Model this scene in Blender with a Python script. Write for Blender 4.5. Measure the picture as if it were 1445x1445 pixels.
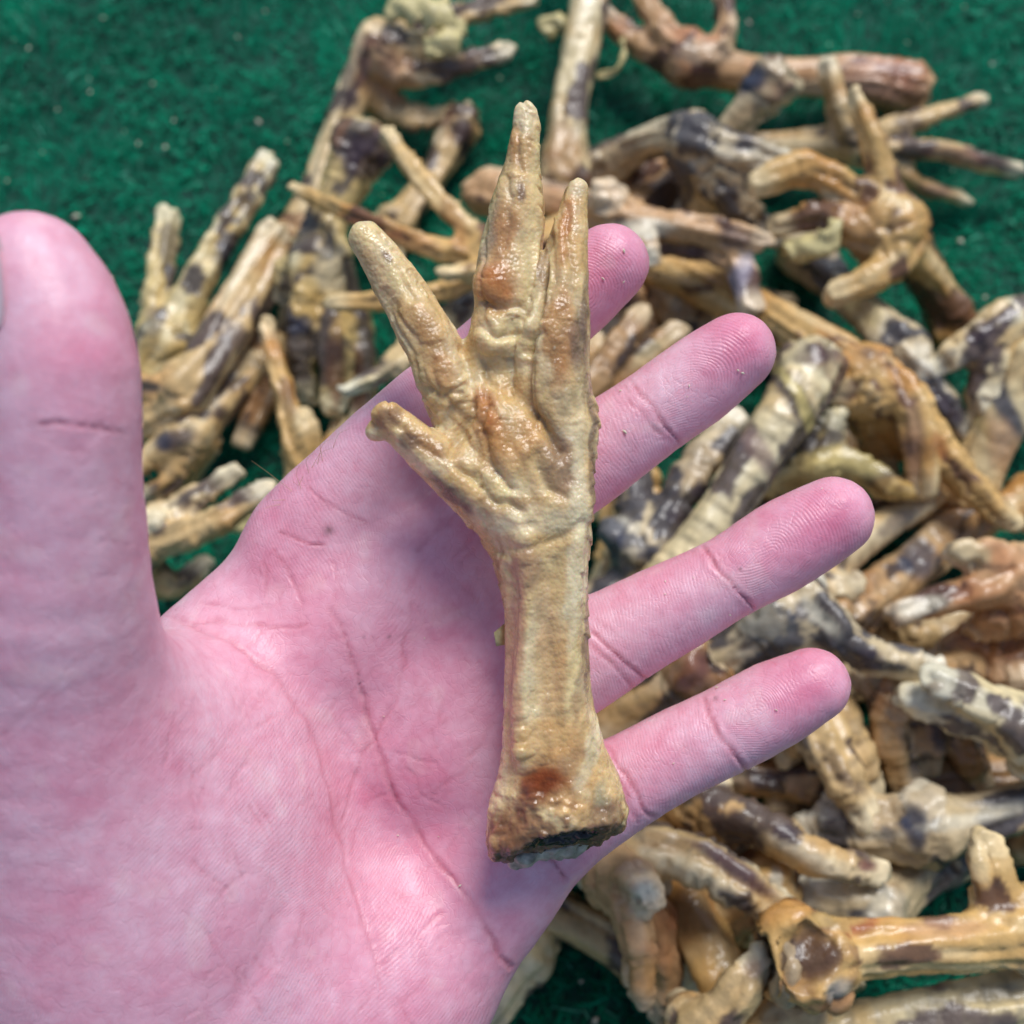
import bpy, math, random
import numpy as np
from mathutils import Vector, Matrix

random.seed(7)
rng = np.random.default_rng(11)
scene = bpy.context.scene
for o in list(bpy.data.objects):
    bpy.data.objects.remove(o)

# ------------------------------------------------------------------ camera
PXW = 1445.0                     # pixel width the measurements below are taken in
FOV = math.radians(50.0)
TILT = math.radians(22.0)        # camera leans this far from straight down
CAM_H = 0.33
FPX = PXW / 2 / math.tan(FOV / 2)
CAM = np.array([0.0, 0.0, CAM_H])
FWD = np.array([0.0, math.sin(TILT), -math.cos(TILT)])
UPV = np.array([0.0, math.cos(TILT), math.sin(TILT)])
RGT = np.array([1.0, 0.0, 0.0])

cam_data = bpy.data.cameras.new("camera")
cam = bpy.data.objects.new("camera", cam_data)
scene.collection.objects.link(cam)
cam.location = CAM
cam.rotation_euler = (TILT, 0.0, 0.0)
cam_data.sensor_fit = 'HORIZONTAL'
cam_data.sensor_width = 36.0
cam_data.lens = 18.0 / math.tan(FOV / 2)
cam_data.clip_start = 0.005
cam_data.clip_end = 60.0
cam_data.dof.use_dof = True
cam_data.dof.focus_distance = 0.196
cam_data.dof.aperture_fstop = cam_data.lens / 3.1      # a 3.1 mm pupil
scene.camera = cam

# ------------------------------------------------------------------ daylight
SUN_EL, SUN_AZ = math.radians(57), math.radians(22)   # azimuth from +Y, towards +X positive
world = bpy.data.worlds.new("World")
scene.world = world
world.use_nodes = True
wn = world.node_tree
wn.nodes.clear()
sky = wn.nodes.new('ShaderNodeTexSky')
sky.sky_type = 'NISHITA'
sky.sun_disc = False
sky.sun_elevation = SUN_EL
sky.sun_rotation = SUN_AZ
sky.air_density = 1.0
sky.dust_density = 1.0
sky.ozone_density = 2.0
bg = wn.nodes.new('ShaderNodeBackground')
bg.inputs['Strength'].default_value = 0.060
wo = wn.nodes.new('ShaderNodeOutputWorld')
wn.links.new(sky.outputs[0], bg.inputs['Color'])
wn.links.new(bg.outputs[0], wo.inputs['Surface'])

sun_data = bpy.data.lights.new("sun", 'SUN')
sun_data.energy = 1.5
sun_data.angle = math.radians(28)
sun_data.color = (1.0, 0.985, 0.965)
sun = bpy.data.objects.new("sun", sun_data)
scene.collection.objects.link(sun)
sd = Vector((math.sin(SUN_AZ) * math.cos(SUN_EL), math.cos(SUN_AZ) * math.cos(SUN_EL), math.sin(SUN_EL)))
sun.rotation_euler = sd.to_track_quat('Z', 'Y').to_euler()
sun.location = sd * 3

scene.view_settings.view_transform = 'Standard'
scene.view_settings.look = 'None'
scene.view_settings.exposure = 1.06
scene.view_settings.gamma = 1.0
scene.view_settings.use_curve_mapping = False
scene.cycles.max_bounces = 6
scene.cycles.use_denoising = True

# ------------------------------------------------------------------ geometry helpers
def PD(px, py, d):
    """point seen at pixel (px,py) of the photo, at axial depth d"""
    return CAM + d * (FWD + (px - PXW / 2) / FPX * RGT + (PXW / 2 - py) / FPX * UPV)

def PZ(px, py, zmm):
    """point seen at pixel (px,py), at height z (mm) above the turf"""
    r = FWD + (px - PXW / 2) / FPX * RGT + (PXW / 2 - py) / FPX * UPV
    return CAM + r * ((zmm * 0.001 - CAM_H) / r[2])

def project(P):
    q = P - CAM
    d = q @ FWD
    return PXW / 2 + (q @ RGT) / d * FPX, PXW / 2 - (q @ UPV) / d * FPX, d

def _hash(ix, iy, iz, seed):
    h = (ix * 374761393 + iy * 668265263 + iz * 2147483647 + seed * 974711) & 0xFFFFFFFF
    h = ((h ^ (h >> 13)) * 1274126177) & 0xFFFFFFFF
    h = (h ^ (h >> 16)) & 0xFFFFFFFF
    h = (h * 2246822519) & 0xFFFFFFFF
    return ((h ^ (h >> 15)) & 0xFFFFFF) / 16777215.0

def vnoise(P, size, seed=0):
    """value noise in -1..1"""
    q = P / size
    i = np.floor(q).astype(np.int64)
    f = q - i
    f = f * f * (3 - 2 * f)
    out = 0.0
    for dx in (0, 1):
        wx = f[:, 0] if dx else 1 - f[:, 0]
        for dy in (0, 1):
            wy = f[:, 1] if dy else 1 - f[:, 1]
            for dz in (0, 1):
                wz = f[:, 2] if dz else 1 - f[:, 2]
                out = out + wx * wy * wz * _hash(i[:, 0] + dx + 5000, i[:, 1] + dy + 5000, i[:, 2] + dz + 5000, seed)
    return out * 2 - 1

def fbm(P, size, seed=0, octaves=3):
    o, a, s = 0.0, 1.0, 0.0
    for k in range(octaves):
        o = o + a * vnoise(P, size / 2 ** k, seed + 17 * k)
        s += a
        a *= 0.5
    return o / s

def sstep(a, b, x):
    t = np.clip((x - a) / (b - a), 0, 1)
    return t * t * (3 - 2 * t)

def smin(a, b, k):
    h = np.maximum(k - np.abs(a - b), 0) / k
    return np.minimum(a, b) - h * h * k * 0.25

def spline(pts, step):
    """Catmull-Rom through rows of pts (xyz + anything), resampled roughly every step metres"""
    P = np.asarray(pts, float)
    if len(P) == 2:
        n = max(2, int(np.linalg.norm(P[1, :3] - P[0, :3]) / step) + 1)
        t = np.linspace(0, 1, n)[:, None]
        return P[0] * (1 - t) + P[1] * t
    Q = np.vstack([2 * P[0] - P[1], P, 2 * P[-1] - P[-2]])
    out = []
    for i in range(1, len(Q) - 2):
        a, b, c, d = Q[i - 1], Q[i], Q[i + 1], Q[i + 2]
        n = max(1, int(np.linalg.norm(c[:3] - b[:3]) / step))
        for t in np.arange(n) / n:
            out.append(0.5 * (2 * b + (c - a) * t + (2 * a - 5 * b + 4 * c - d) * t * t + (3 * b - a - 3 * c + d) * t ** 3))
    out.append(P[-1])
    return np.array(out)

class Field:
    """a signed distance grid that shapes are blended into"""
    def __init__(self, lo, hi, vox):
        self.vox = vox
        self.lo = np.asarray(lo, float)
        self.n = np.maximum(np.ceil((np.asarray(hi) - self.lo) / vox).astype(int) + 1, 4)
        self.ax = [(self.lo[i] + vox * np.arange(self.n[i])).astype(np.float32) for i in range(3)]
        self.D = np.full(self.n, 0.05, np.float32)

    def box(self, lo, hi):
        a = np.clip(np.floor((lo - self.lo) / self.vox).astype(int), 0, self.n - 1)
        b = np.clip(np.ceil((hi - self.lo) / self.vox).astype(int) + 1, 1, self.n)
        return tuple(slice(a[i], max(b[i], a[i] + 1)) for i in range(3))

    def grids(self, s):
        return (self.ax[0][s[0]][:, None, None], self.ax[1][s[1]][None, :, None], self.ax[2][s[2]][None, None, :])

    def chain(self, rows, k, margin=0.004, flat=None, into=None):
        """rows: xyz r; flat = (direction, ratio) squashes the section along the direction"""
        rows = np.asarray(rows, float)
        tgt = self.D if into is None else into
        m = margin + k
        R = rows[:, 3].max() + m
        S = self.box(rows[:, :3].min(0) - R, rows[:, :3].max(0) + R)
        tmp = np.full(tgt[S].shape, 0.05, np.float32)
        off = [s.start for s in S]
        for a, b in zip(rows[:-1], rows[1:]):
            r = max(a[3], b[3]) + m
            s = self.box(np.minimum(a[:3], b[:3]) - r, np.maximum(a[:3], b[:3]) + r)
            X, Y, Z = self.grids(s)
            d = (b - a)[:3]
            L2 = max(float(d @ d), 1e-12)
            x, y, z = X - a[0], Y - a[1], Z - a[2]
            t = np.clip((x * d[0] + y * d[1] + z * d[2]) / L2, 0, 1)
            x, y, z = x - t * d[0], y - t * d[1], z - t * d[2]
            if flat is not None:
                n, q = flat
                e = (x * n[0] + y * n[1] + z * n[2]) * (1 / q - 1)
                x, y, z = x + e * n[0], y + e * n[1], z + e * n[2]
            v = np.sqrt(x * x + y * y + z * z) - (a[3] + t * (b[3] - a[3]))
            ls = tuple(slice(s[i].start - off[i], s[i].stop - off[i]) for i in range(3))
            tmp[ls] = np.minimum(tmp[ls], v.astype(np.float32))
        tgt[S] = smin(tgt[S], tmp, k)

    def ball(self, c, rad, k, axes=None, sub=False, into=None):
        """ellipsoid; axes = 3 rows of unit vectors"""
        tgt = self.D if into is None else into
        c = np.asarray(c, float)
        rad = np.ones(3) * rad
        A = np.eye(3) if axes is None else np.asarray(axes, float)
        R = rad.max() + k + 0.004
        s = self.box(c - R, c + R)
        X, Y, Z = self.grids(s)
        x, y, z = X - c[0], Y - c[1], Z - c[2]
        q = 0.0
        for i in range(3):
            q = q + ((x * A[i, 0] + y * A[i, 1] + z * A[i, 2]) / rad[i]) ** 2
        v = ((np.sqrt(q) - 1) * rad.min()).astype(np.float32)
        if sub:
            tgt[s] = -smin(-tgt[s], v, k)
        else:
            tgt[s] = smin(tgt[s], v, k)

    def mesh(self):
        """naive surface nets -> vertices, quads"""
        D = self.D
        I = D < 0
        n = self.n
        c = np.zeros(n - 1, np.uint8)
        for dx in (0, 1):
            for dy in (0, 1):
                for dz in (0, 1):
                    c += I[dx:n[0] - 1 + dx, dy:n[1] - 1 + dy, dz:n[2] - 1 + dz]
        act = (c > 0) & (c < 8)
        idx = np.argwhere(act)
        lut = np.full(n - 1, -1, np.int64)
        lut[act] = np.arange(len(idx))
        acc = np.zeros((len(idx), 3))
        cnt = np.zeros(len(idx))
        for ax in range(3):
            o1, o2 = [a for a in range(3) if a != ax]
            for u in (0, 1):
                for w in (0, 1):
                    p = idx.copy()
                    p[:, o1] += u
                    p[:, o2] += w
                    q = p.copy()
                    q[:, ax] += 1
                    va = D[p[:, 0], p[:, 1], p[:, 2]]
                    vb = D[q[:, 0], q[:, 1], q[:, 2]]
                    x = (va < 0) != (vb < 0)
                    t = va[x] / (va[x] - vb[x])
                    pt = p[x].astype(float)
                    pt[:, ax] += t
                    acc[x] += pt
                    cnt[x] += 1
        V = self.lo + acc / cnt[:, None] * self.vox
        quads = []
        for ax in range(3):
            o1, o2 = (ax + 1) % 3, (ax + 2) % 3
            sa = [slice(1, n[i] - 1) for i in range(3)]
            sa[ax] = slice(0, n[ax] - 1)
            sb = list(sa)
            sb[ax] = slice(1, n[ax])
            x = I[tuple(sa)] != I[tuple(sb)]
            e = np.argwhere(x)
            for i in range(3):
                e[:, i] += sa[i].start
            inside = I[e[:, 0], e[:, 1], e[:, 2]]
            cs = []
            for (u, w) in ((0, 0), (-1, 0), (-1, -1), (0, -1)):
                p = e.copy()
                p[:, o1] += u
                p[:, o2] += w
                cs.append(lut[p[:, 0], p[:, 1], p[:, 2]])
            q = np.stack(cs, 1)
            q[~inside] = q[~inside][:, ::-1]
            quads.append(q)
        Q = np.concatenate(quads)
        return V, Q

def relax(V, Q, it=1, f=0.5):
    n = len(V)
    a = np.concatenate([Q[:, i] for i in range(4)] + [Q[:, (i + 1) % 4] for i in range(4)])
    b = np.concatenate([Q[:, (i + 1) % 4] for i in range(4)] + [Q[:, i] for i in range(4)])
    c = np.maximum(np.bincount(a, minlength=n), 1)[:, None]
    for _ in range(it):
        s = np.stack([np.bincount(a, V[b, k], n) for k in range(3)], 1)
        V = V * (1 - f) + f * s / c
    return V

def normals(V, Q):
    fn = np.cross(V[Q[:, 2]] - V[Q[:, 0]], V[Q[:, 3]] - V[Q[:, 1]])
    q = Q.T.ravel()
    N = np.stack([np.bincount(q, np.tile(fn[:, k], 4), len(V)) for k in range(3)], 1)
    return N / np.maximum(np.linalg.norm(N, axis=1), 1e-20)[:, None]

def subdivide(V, Q):
    """one Catmull-Clark step through Blender's own modifier"""
    me = bpy.data.meshes.new("tmp")
    me.from_pydata(V.tolist(), [], Q.tolist())
    ob = bpy.data.objects.new("tmp", me)
    scene.collection.objects.link(ob)
    md = ob.modifiers.new("s", 'SUBSURF')
    md.levels = md.render_levels = 1
    dg = bpy.context.evaluated_depsgraph_get()
    ev = ob.evaluated_get(dg).to_mesh()
    v = np.empty(len(ev.vertices) * 3)
    ev.vertices.foreach_get('co', v)
    l = np.empty(len(ev.loops), np.int32)
    ev.loops.foreach_get('vertex_index', l)
    bpy.data.objects.remove(ob)
    bpy.data.meshes.remove(me)
    return v.reshape(-1, 3), l.reshape(-1, 4).astype(np.int64)

def make_mesh(name, V, Q, mat, attrs=None):
    V = np.asarray(V, np.float32)
    Q = np.asarray(Q, np.int32)
    k = Q.shape[1]
    me = bpy.data.meshes.new(name)
    me.vertices.add(len(V))
    me.vertices.foreach_set('co', V.ravel())
    me.loops.add(Q.size)
    me.loops.foreach_set('vertex_index', Q.ravel())
    me.polygons.add(len(Q))
    me.polygons.foreach_set('loop_start', np.arange(0, Q.size, k, dtype=np.int32))
    me.update(calc_edges=True)
    me.polygons.foreach_set('use_smooth', np.ones(len(Q), bool))
    for nm, arr in (attrs or {}).items():
        if arr.ndim == 2:
            a = me.attributes.new(nm, 'FLOAT_COLOR', 'POINT')
            a.data.foreach_set('color', np.hstack([arr, np.ones((len(arr), 1))]).astype(np.float32).ravel())
        else:
            a = me.attributes.new(nm, 'FLOAT', 'POINT')
            a.data.foreach_set('value', arr.astype(np.float32))
    me.materials.append(mat)
    me.validate()
    return me

def link(name, me, parent=None, loc=(0, 0, 0), label=None, cat=None, group=None, kind=None):
    o = bpy.data.objects.new(name, me)
    scene.collection.objects.link(o)
    o.location = loc
    if parent is not None:
        o.parent = parent
    if label: o['label'] = label
    if cat: o['category'] = cat
    if group: o['group'] = group
    if kind: o['kind'] = kind
    return o

def seg_dist2d(px, py, poly):
    """pixel distance of every (px,py) to a polyline"""
    best = np.full(len(px), 1e9)
    for (x0, y0), (x1, y1) in zip(poly[:-1], poly[1:]):
        dx, dy = x1 - x0, y1 - y0
        t = np.clip(((px - x0) * dx + (py - y0) * dy) / max(dx * dx + dy * dy, 1e-9), 0, 1)
        best = np.minimum(best, np.hypot(px - x0 - t * dx, py - y0 - t * dy))
    return best

def skel(V, chains):
    """for every vertex: arc length along the nearest limb, offset from its axis, distance to the tip, on the shank or not"""
    best = np.full(len(V), 1e9); arc = np.zeros(len(V)); off = np.zeros_like(V); tip = np.full(len(V), 1.0); ish = np.zeros(len(V), bool)
    for ci, C in enumerate(chains):
        L = np.append(0, np.cumsum(np.linalg.norm(np.diff(C[:, :3], axis=0), axis=1)))
        for i in range(len(C) - 1):
            a, b = C[i, :3], C[i + 1, :3]
            d = b - a
            t = np.clip((V - a) @ d / max(d @ d, 1e-12), 0, 1)
            o = V - a - t[:, None] * d
            e = np.linalg.norm(o, axis=1) - (C[i, 3] + t * (C[i + 1, 3] - C[i, 3]))
            k = e < best
            best[k] = e[k]; arc[k] = (L[i] + t * (L[i + 1] - L[i]))[k] + ci * .37; off[k] = o[k]
            tip[k] = (L[-1] - L[i] - t * (L[i + 1] - L[i]))[k] if ci else 1.0
            ish[k] = ci == 0
    return arc, off, tip, ish

# ------------------------------------------------------------------ materials
def new_mat(name):
    m = bpy.data.materials.new(name)
    m.use_nodes = True
    nt = m.node_tree
    return m, nt, nt.nodes['Principled BSDF'], lambda t, **kw: _node(nt, t, kw)

def _node(nt, t, kw):
    n = nt.nodes.new(t)
    for k, v in kw.items():
        if k.startswith('i_'):
            n.inputs[int(k[2:])].default_value = v
        else:
            setattr(n, k, v)
    return n

def mat_foot(name, scale=1.0, sss=0.0, bump=0.5, pebble=-0.35):
    m, nt, p, N = new_mat(name)
    L = nt.links.new
    at = N('ShaderNodeAttribute', attribute_name='col')
    gl = N('ShaderNodeAttribute', attribute_name='gloss')
    tc = N('ShaderNodeTexCoord')
    n1 = N('ShaderNodeTexNoise'); n1.inputs['Scale'].default_value = 420 * scale; n1.inputs['Detail'].default_value = 6
    n2 = N('ShaderNodeTexNoise'); n2.inputs['Scale'].default_value = 1500 * scale; n2.inputs['Detail'].default_value = 3
    vo = N('ShaderNodeTexVoronoi'); vo.inputs['Scale'].default_value = 1300 * scale
    for n in (n1, n2, vo):
        L(tc.outputs['Object'], n.inputs['Vector'])
    # fine mottling of the pigment
    mr = N('ShaderNodeMapRange'); mr.inputs['From Min'].default_value = 0.3; mr.inputs['From Max'].default_value = 0.7
    mr.inputs['To Min'].default_value = 0.80; mr.inputs['To Max'].default_value = 1.16
    L(n1.outputs['Fac'], mr.inputs['Value'])
    mx = N('ShaderNodeMix', data_type='RGBA', blend_type='MULTIPLY')
    mx.inputs['Factor'].default_value = 1.0
    L(at.outputs['Color'], mx.inputs['A']); L(mr.outputs[0], mx.inputs['B'])
    L(mx.outputs['Result'], p.inputs['Base Color'])
    # grain
    ad = N('ShaderNodeMath', operation='MULTIPLY_ADD'); ad.inputs[1].default_value = 0.5
    L(n2.outputs['Fac'], ad.inputs[0]); L(n1.outputs['Fac'], ad.inputs[2])
    a2 = N('ShaderNodeMath', operation='MULTIPLY_ADD'); a2.inputs[1].default_value = pebble
    L(vo.outputs['Distance'], a2.inputs[0]); L(ad.outputs[0], a2.inputs[2])
    bp = N('ShaderNodeBump'); bp.inputs['Strength'].default_value = bump; bp.inputs['Distance'].default_value = 0.0006
    L(a2.outputs[0], bp.inputs['Height'])
    L(bp.outputs[0], p.inputs['Normal'])
    rr = N('ShaderNodeMapRange'); rr.inputs['To Min'].default_value = 0.46; rr.inputs['To Max'].default_value = 0.12
    L(gl.outputs['Fac'], rr.inputs['Value'])
    L(rr.outputs[0], p.inputs['Roughness'])
    p.inputs['IOR'].default_value = 1.46
    if sss > 0:
        p.inputs['Subsurface Weight'].default_value = sss
        p.inputs['Subsurface Radius'].default_value = (1.0, 0.5, 0.2)
        p.inputs['Subsurface Scale'].default_value = 0.003
    return m

def mat_skin():
    m, nt, p, N = new_mat('skin')
    L = nt.links.new
    at = N('ShaderNodeAttribute', attribute_name='col')
    rg = N('ShaderNodeAttribute', attribute_name='ridge')
    ra = N('ShaderNodeAttribute', attribute_name='ridge_amp')
    tc = N('ShaderNodeTexCoord')
    n1 = N('ShaderNodeTexNoise'); n1.inputs['Scale'].default_value = 900; n1.inputs['Detail'].default_value = 5
    vo = N('ShaderNodeTexVoronoi', feature='DISTANCE_TO_EDGE'); vo.inputs['Scale'].default_value = 520
    wr = N('ShaderNodeTexNoise'); wr.inputs['Scale'].default_value = 260; wr.inputs['Detail'].default_value = 2
    L(tc.outputs['Object'], wr.inputs['Vector'])
    wm = N('ShaderNodeMix', data_type='RGBA', blend_type='LINEAR_LIGHT'); wm.inputs['Factor'].default_value = 0.0022
    L(tc.outputs['Object'], wm.inputs['A']); L(wr.outputs['Color'], wm.inputs['B'])
    L(tc.outputs['Object'], n1.inputs['Vector']); L(wm.outputs['Result'], vo.inputs['Vector'])
    # net of fine lines, redder in their depth; small pale and flushed mottles
    mp = N('ShaderNodeMapping'); mp.inputs['Rotation'].default_value = (0.3, 0.1, 0.75); mp.inputs['Scale'].default_value = (1.0, 0.30, 1.0)
    L(wm.outputs['Result'], mp.inputs['Vector'])
    vn = N('ShaderNodeTexVoronoi', feature='DISTANCE_TO_EDGE'); vn.inputs['Scale'].default_value = 270
    L(mp.outputs[0], vn.inputs['Vector'])
    vl = N('ShaderNodeMapRange'); vl.inputs['From Max'].default_value = 0.05
    L(vn.outputs['Distance'], vl.inputs['Value'])
    mo = N('ShaderNodeTexNoise'); mo.inputs['Scale'].default_value = 330; mo.inputs['Detail'].default_value = 5; mo.inputs['Roughness'].default_value = 0.62
    L(tc.outputs['Object'], mo.inputs['Vector'])
    ramp = N('ShaderNodeValToRGB')
    ramp.color_ramp.elements[0].position = 0.36; ramp.color_ramp.elements[0].color = (0.965, 0.88, 0.90, 1)
    ramp.color_ramp.elements[1].position = 0.66; ramp.color_ramp.elements[1].color = (1.035, 1.10, 1.08, 1)
    L(mo.outputs['Fac'], ramp.inputs['Fac'])
    c1 = N('ShaderNodeMix', data_type='RGBA', blend_type='MULTIPLY'); c1.inputs['Factor'].default_value = 1.0
    L(at.outputs['Color'], c1.inputs['A']); L(ramp.outputs[0], c1.inputs['B'])
    lc = N('ShaderNodeMapRange'); lc.inputs['To Min'].default_value = 0.07; lc.inputs['To Max'].default_value = 0.0
    L(vl.outputs[0], lc.inputs['Value'])
    c2 = N('ShaderNodeMix', data_type='RGBA')
    L(lc.outputs[0], c2.inputs['Factor']); L(c1.outputs['Result'], c2.inputs['A']); c2.inputs['B'].default_value = (0.55, 0.16, 0.24, 1)
    L(c2.outputs['Result'], p.inputs['Base Color'])
    # friction ridges
    m2 = N('ShaderNodeMath', operation='MULTIPLY'); m2.inputs[1].default_value = 2 * math.pi
    L(rg.outputs['Fac'], m2.inputs[0])
    sn = N('ShaderNodeMath', operation='SINE'); L(m2.outputs[0], sn.inputs[0])
    am = N('ShaderNodeMath', operation='MULTIPLY'); L(sn.outputs[0], am.inputs[0]); L(ra.outputs['Fac'], am.inputs[1])
    b1 = N('ShaderNodeBump'); b1.inputs['Strength'].default_value = 0.28; b1.inputs['Distance'].default_value = 0.00011
    L(am.outputs[0], b1.inputs['Height'])
    ve = N('ShaderNodeMapRange'); ve.inputs['From Max'].default_value = 0.09
    L(vo.outputs['Distance'], ve.inputs['Value'])
    b2 = N('ShaderNodeBump'); b2.inputs['Strength'].default_value = 0.22; b2.inputs['Distance'].default_value = 0.00012
    L(ve.outputs[0], b2.inputs['Height']); L(b1.outputs[0], b2.inputs['Normal'])
    b3 = N('ShaderNodeBump'); b3.inputs['Strength'].default_value = 0.3; b3.inputs['Distance'].default_value = 0.00018
    b4 = N('ShaderNodeBump'); b4.inputs['Strength'].default_value = 0.14; b4.inputs['Distance'].default_value = 0.00022
    L(vl.outputs[0], b4.inputs['Height']); L(b2.outputs[0], b4.inputs['Normal'])
    L(n1.outputs['Fac'], b3.inputs['Height']); L(b4.outputs[0], b3.inputs['Normal'])
    L(b3.outputs[0], p.inputs['Normal'])
    p.inputs['Roughness'].default_value = 0.40
    p.inputs['Specular IOR Level'].default_value = 0.45
    p.inputs['Subsurface Weight'].default_value = 0.35
    p.inputs['Subsurface Radius'].default_value = (1.0, 0.33, 0.28)
    p.inputs['Subsurface Scale'].default_value = 0.004
    return m

def mat_plain(name, col, rough=0.5, noise=0.0, nscale=600, bump=0.0):
    m, nt, p, N = new_mat(name)
    L = nt.links.new
    p.inputs['Roughness'].default_value = rough
    tc = N('ShaderNodeTexCoord')
    n1 = N('ShaderNodeTexNoise'); n1.inputs['Scale'].default_value = nscale; n1.inputs['Detail'].default_value = 5
    L(tc.outputs['Object'], n1.inputs['Vector'])
    mr = N('ShaderNodeMapRange'); mr.inputs['From Min'].default_value = 0.3; mr.inputs['From Max'].default_value = 0.7
    mr.inputs['To Min'].default_value = 1 - noise; mr.inputs['To Max'].default_value = 1 + noise
    L(n1.outputs['Fac'], mr.inputs['Value'])
    mx = N('ShaderNodeMix', data_type='RGBA', blend_type='MULTIPLY'); mx.inputs['Factor'].default_value = 1.0
    mx.inputs['A'].default_value = (*col, 1)
    L(mr.outputs[0], mx.inputs['B']); L(mx.outputs['Result'], p.inputs['Base Color'])
    if bump:
        b = N('ShaderNodeBump'); b.inputs['Strength'].default_value = bump; b.inputs['Distance'].default_value = 0.0006
        L(n1.outputs['Fac'], b.inputs['Height']); L(b.outputs[0], p.inputs['Normal'])
    return m

M_FOOT = mat_foot('dried_skin', 0.7, 0.0, 0.32)
M_HELD = mat_foot('dried_skin_close', 1.0, 0.5, 0.34, -0.70)
M_SKIN = mat_skin()
M_BONE = mat_plain('cut_bone', (0.36, 0.32, 0.255), 0.45, 0.5, 520, 0.9)
M_NAIL = mat_plain('nail', (0.55, 0.42, 0.45), 0.25, 0.05)
M_HAIR = mat_plain('fine_hair', (0.50, 0.30, 0.15), 0.4)
M_CRUMB = mat_plain('dried_crumb', (0.75, 0.66, 0.50), 0.6, 0.2)
M_FLAP = mat_plain('pale_skin_flap', (0.62, 0.52, 0.24), 0.35, 0.2, 500, 0.6)

# ------------------------------------------------------------------ turf
def build_turf():
    m, nt, p, N = new_mat('turf_backing')
    L = nt.links.new
    tc = N('ShaderNodeTexCoord')
    n1 = N('ShaderNodeTexNoise'); n1.inputs['Scale'].default_value = 320; n1.inputs['Detail'].default_value = 6
    L(tc.outputs['Object'], n1.inputs['Vector'])
    cr = N('ShaderNodeValToRGB')
    cr.color_ramp.elements[0].position = 0.3; cr.color_ramp.elements[0].color = (0.0012, 0.030, 0.018, 1)
    cr.color_ramp.elements[1].position = 0.75; cr.color_ramp.elements[1].color = (0.004, 0.10, 0.062, 1)
    L(n1.outputs['Fac'], cr.inputs['Fac']); L(cr.outputs[0], p.inputs['Base Color'])
    p.inputs['Roughness'].default_value = 0.9
    b = N('ShaderNodeBump'); b.inputs['Strength'].default_value = 0.8; b.inputs['Distance'].default_value = 0.002
    L(n1.outputs['Fac'], b.inputs['Height']); L(b.outputs[0], p.inputs['Normal'])
    s = 4.0
    me = make_mesh('ground', [(-s, -s, 0), (s, -s, 0), (s, s, 0), (-s, s, 0)], [(0, 1, 2, 3)], m)
    link('ground', me, kind='structure')

    mf, nt, p, N = new_mat('turf_fibre')
    at = N('ShaderNodeAttribute', attribute_name='col')
    nt.links.new(at.outputs['Color'], p.inputs['Base Color'])
    p.inputs['Roughness'].default_value = 0.8
    p.inputs['Specular IOR Level'].default_value = 0.12
    n = 150000
    x = rng.uniform(-0.30, 0.30, n); y = rng.uniform(-0.13, 0.46, n)
    # fibres lie in loose tufts that share a lean
    P2 = np.stack([x, y, np.zeros(n)], 1)
    a = 2.4 * vnoise(P2, 0.012, 3) + 3.0 * vnoise(P2, 0.045, 4) + rng.normal(0, 1.0, n)
    h = 0.0022 + 0.0022 * rng.random(n) + 0.0012 * vnoise(P2, 0.010, 9)
    h = np.clip(h, 0.001, None)
    lean = rng.uniform(0.4, 1.9, n) * h
    w = rng.uniform(0.00014, 0.00034, n)
    dx, dy = np.cos(a), np.sin(a)
    sx, sy = -dy * w, dx * w
    V = np.zeros((n, 6, 3))
    for k, (t, hh, ww) in enumerate(((0, -0.0002, 1.0), (0.35, 0.7, 0.9), (1.0, 1.0, 0.35))):
        zz = hh * h if k else np.full(n, hh)
        V[:, 2 * k] = np.stack([x + dx * lean * t - sx * ww, y + dy * lean * t - sy * ww, zz], 1)
        V[:, 2 * k + 1] = np.stack([x + dx * lean * t + sx * ww, y + dy * lean * t + sy * ww, zz], 1)
    base = (np.arange(n) * 6)[:, None]
    Q = np.concatenate([base + [0, 1, 3, 2], base + [2, 3, 5, 4]])
    v = 0.55 + 0.9 * rng.random(n) ** 1.6 + 0.20 * vnoise(P2, 0.03, 21) + 0.14 * vnoise(P2, 0.006, 22)
    v = np.clip(v, .2, None)
    col = np.array([0.0012, 0.235, 0.120])[None] * v[:, None]
    pale = rng.random(n) < 0.035
    col[pale] = np.array([0.10, 0.40, 0.26]) * v[pale][:, None]
    me = make_mesh('turf_fibres', V.reshape(-1, 3), Q, mf, {'col': np.repeat(col, 6, axis=0)})
    link('grass', me, kind='stuff', label='short green artificial grass pile under the chicken feet', cat='grass')

build_turf()

# ------------------------------------------------------------------ hand
def row(px, py, d, h):
    return [*PD(px, py, d), h * d / FPX]

FINGERS = {   # centre line (px, py, half width px), base to tip
    'index':  [(425, 750, 62), (455, 718, 67), (518, 659, 69), (600, 590, 70), (690, 514, 67), (775, 443, 66), (820, 406, 64), (859, 373, 58)],
    'middle': [(500, 878, 74), (577, 824, 72), (733, 715, 69), (823, 652, 69), (921, 583, 62), (985, 537, 63), (1039, 497, 57)],
    'ring':   [(600, 1052, 78), (679, 1006, 76), (800, 942, 76), (871, 900, 71), (960, 852, 65), (1028, 815, 60), (1110, 767, 65), (1176, 729, 58)],
    'pinky':  [(680, 1215, 74), (753, 1177, 73), (820, 1140, 72), (885, 1103, 66), (950, 1066, 63), (1019, 1033, 62), (1090, 995, 62), (1147, 966, 54)],
}
DIP = {'index': (775, 443), 'middle': (921, 583), 'ring': (1028, 815), 'pinky': (1019, 1033)}
TIP = {'index': (912, 330), 'middle': (1100, 452), 'ring': (1232, 697), 'pinky': (1195, 938)}

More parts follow.
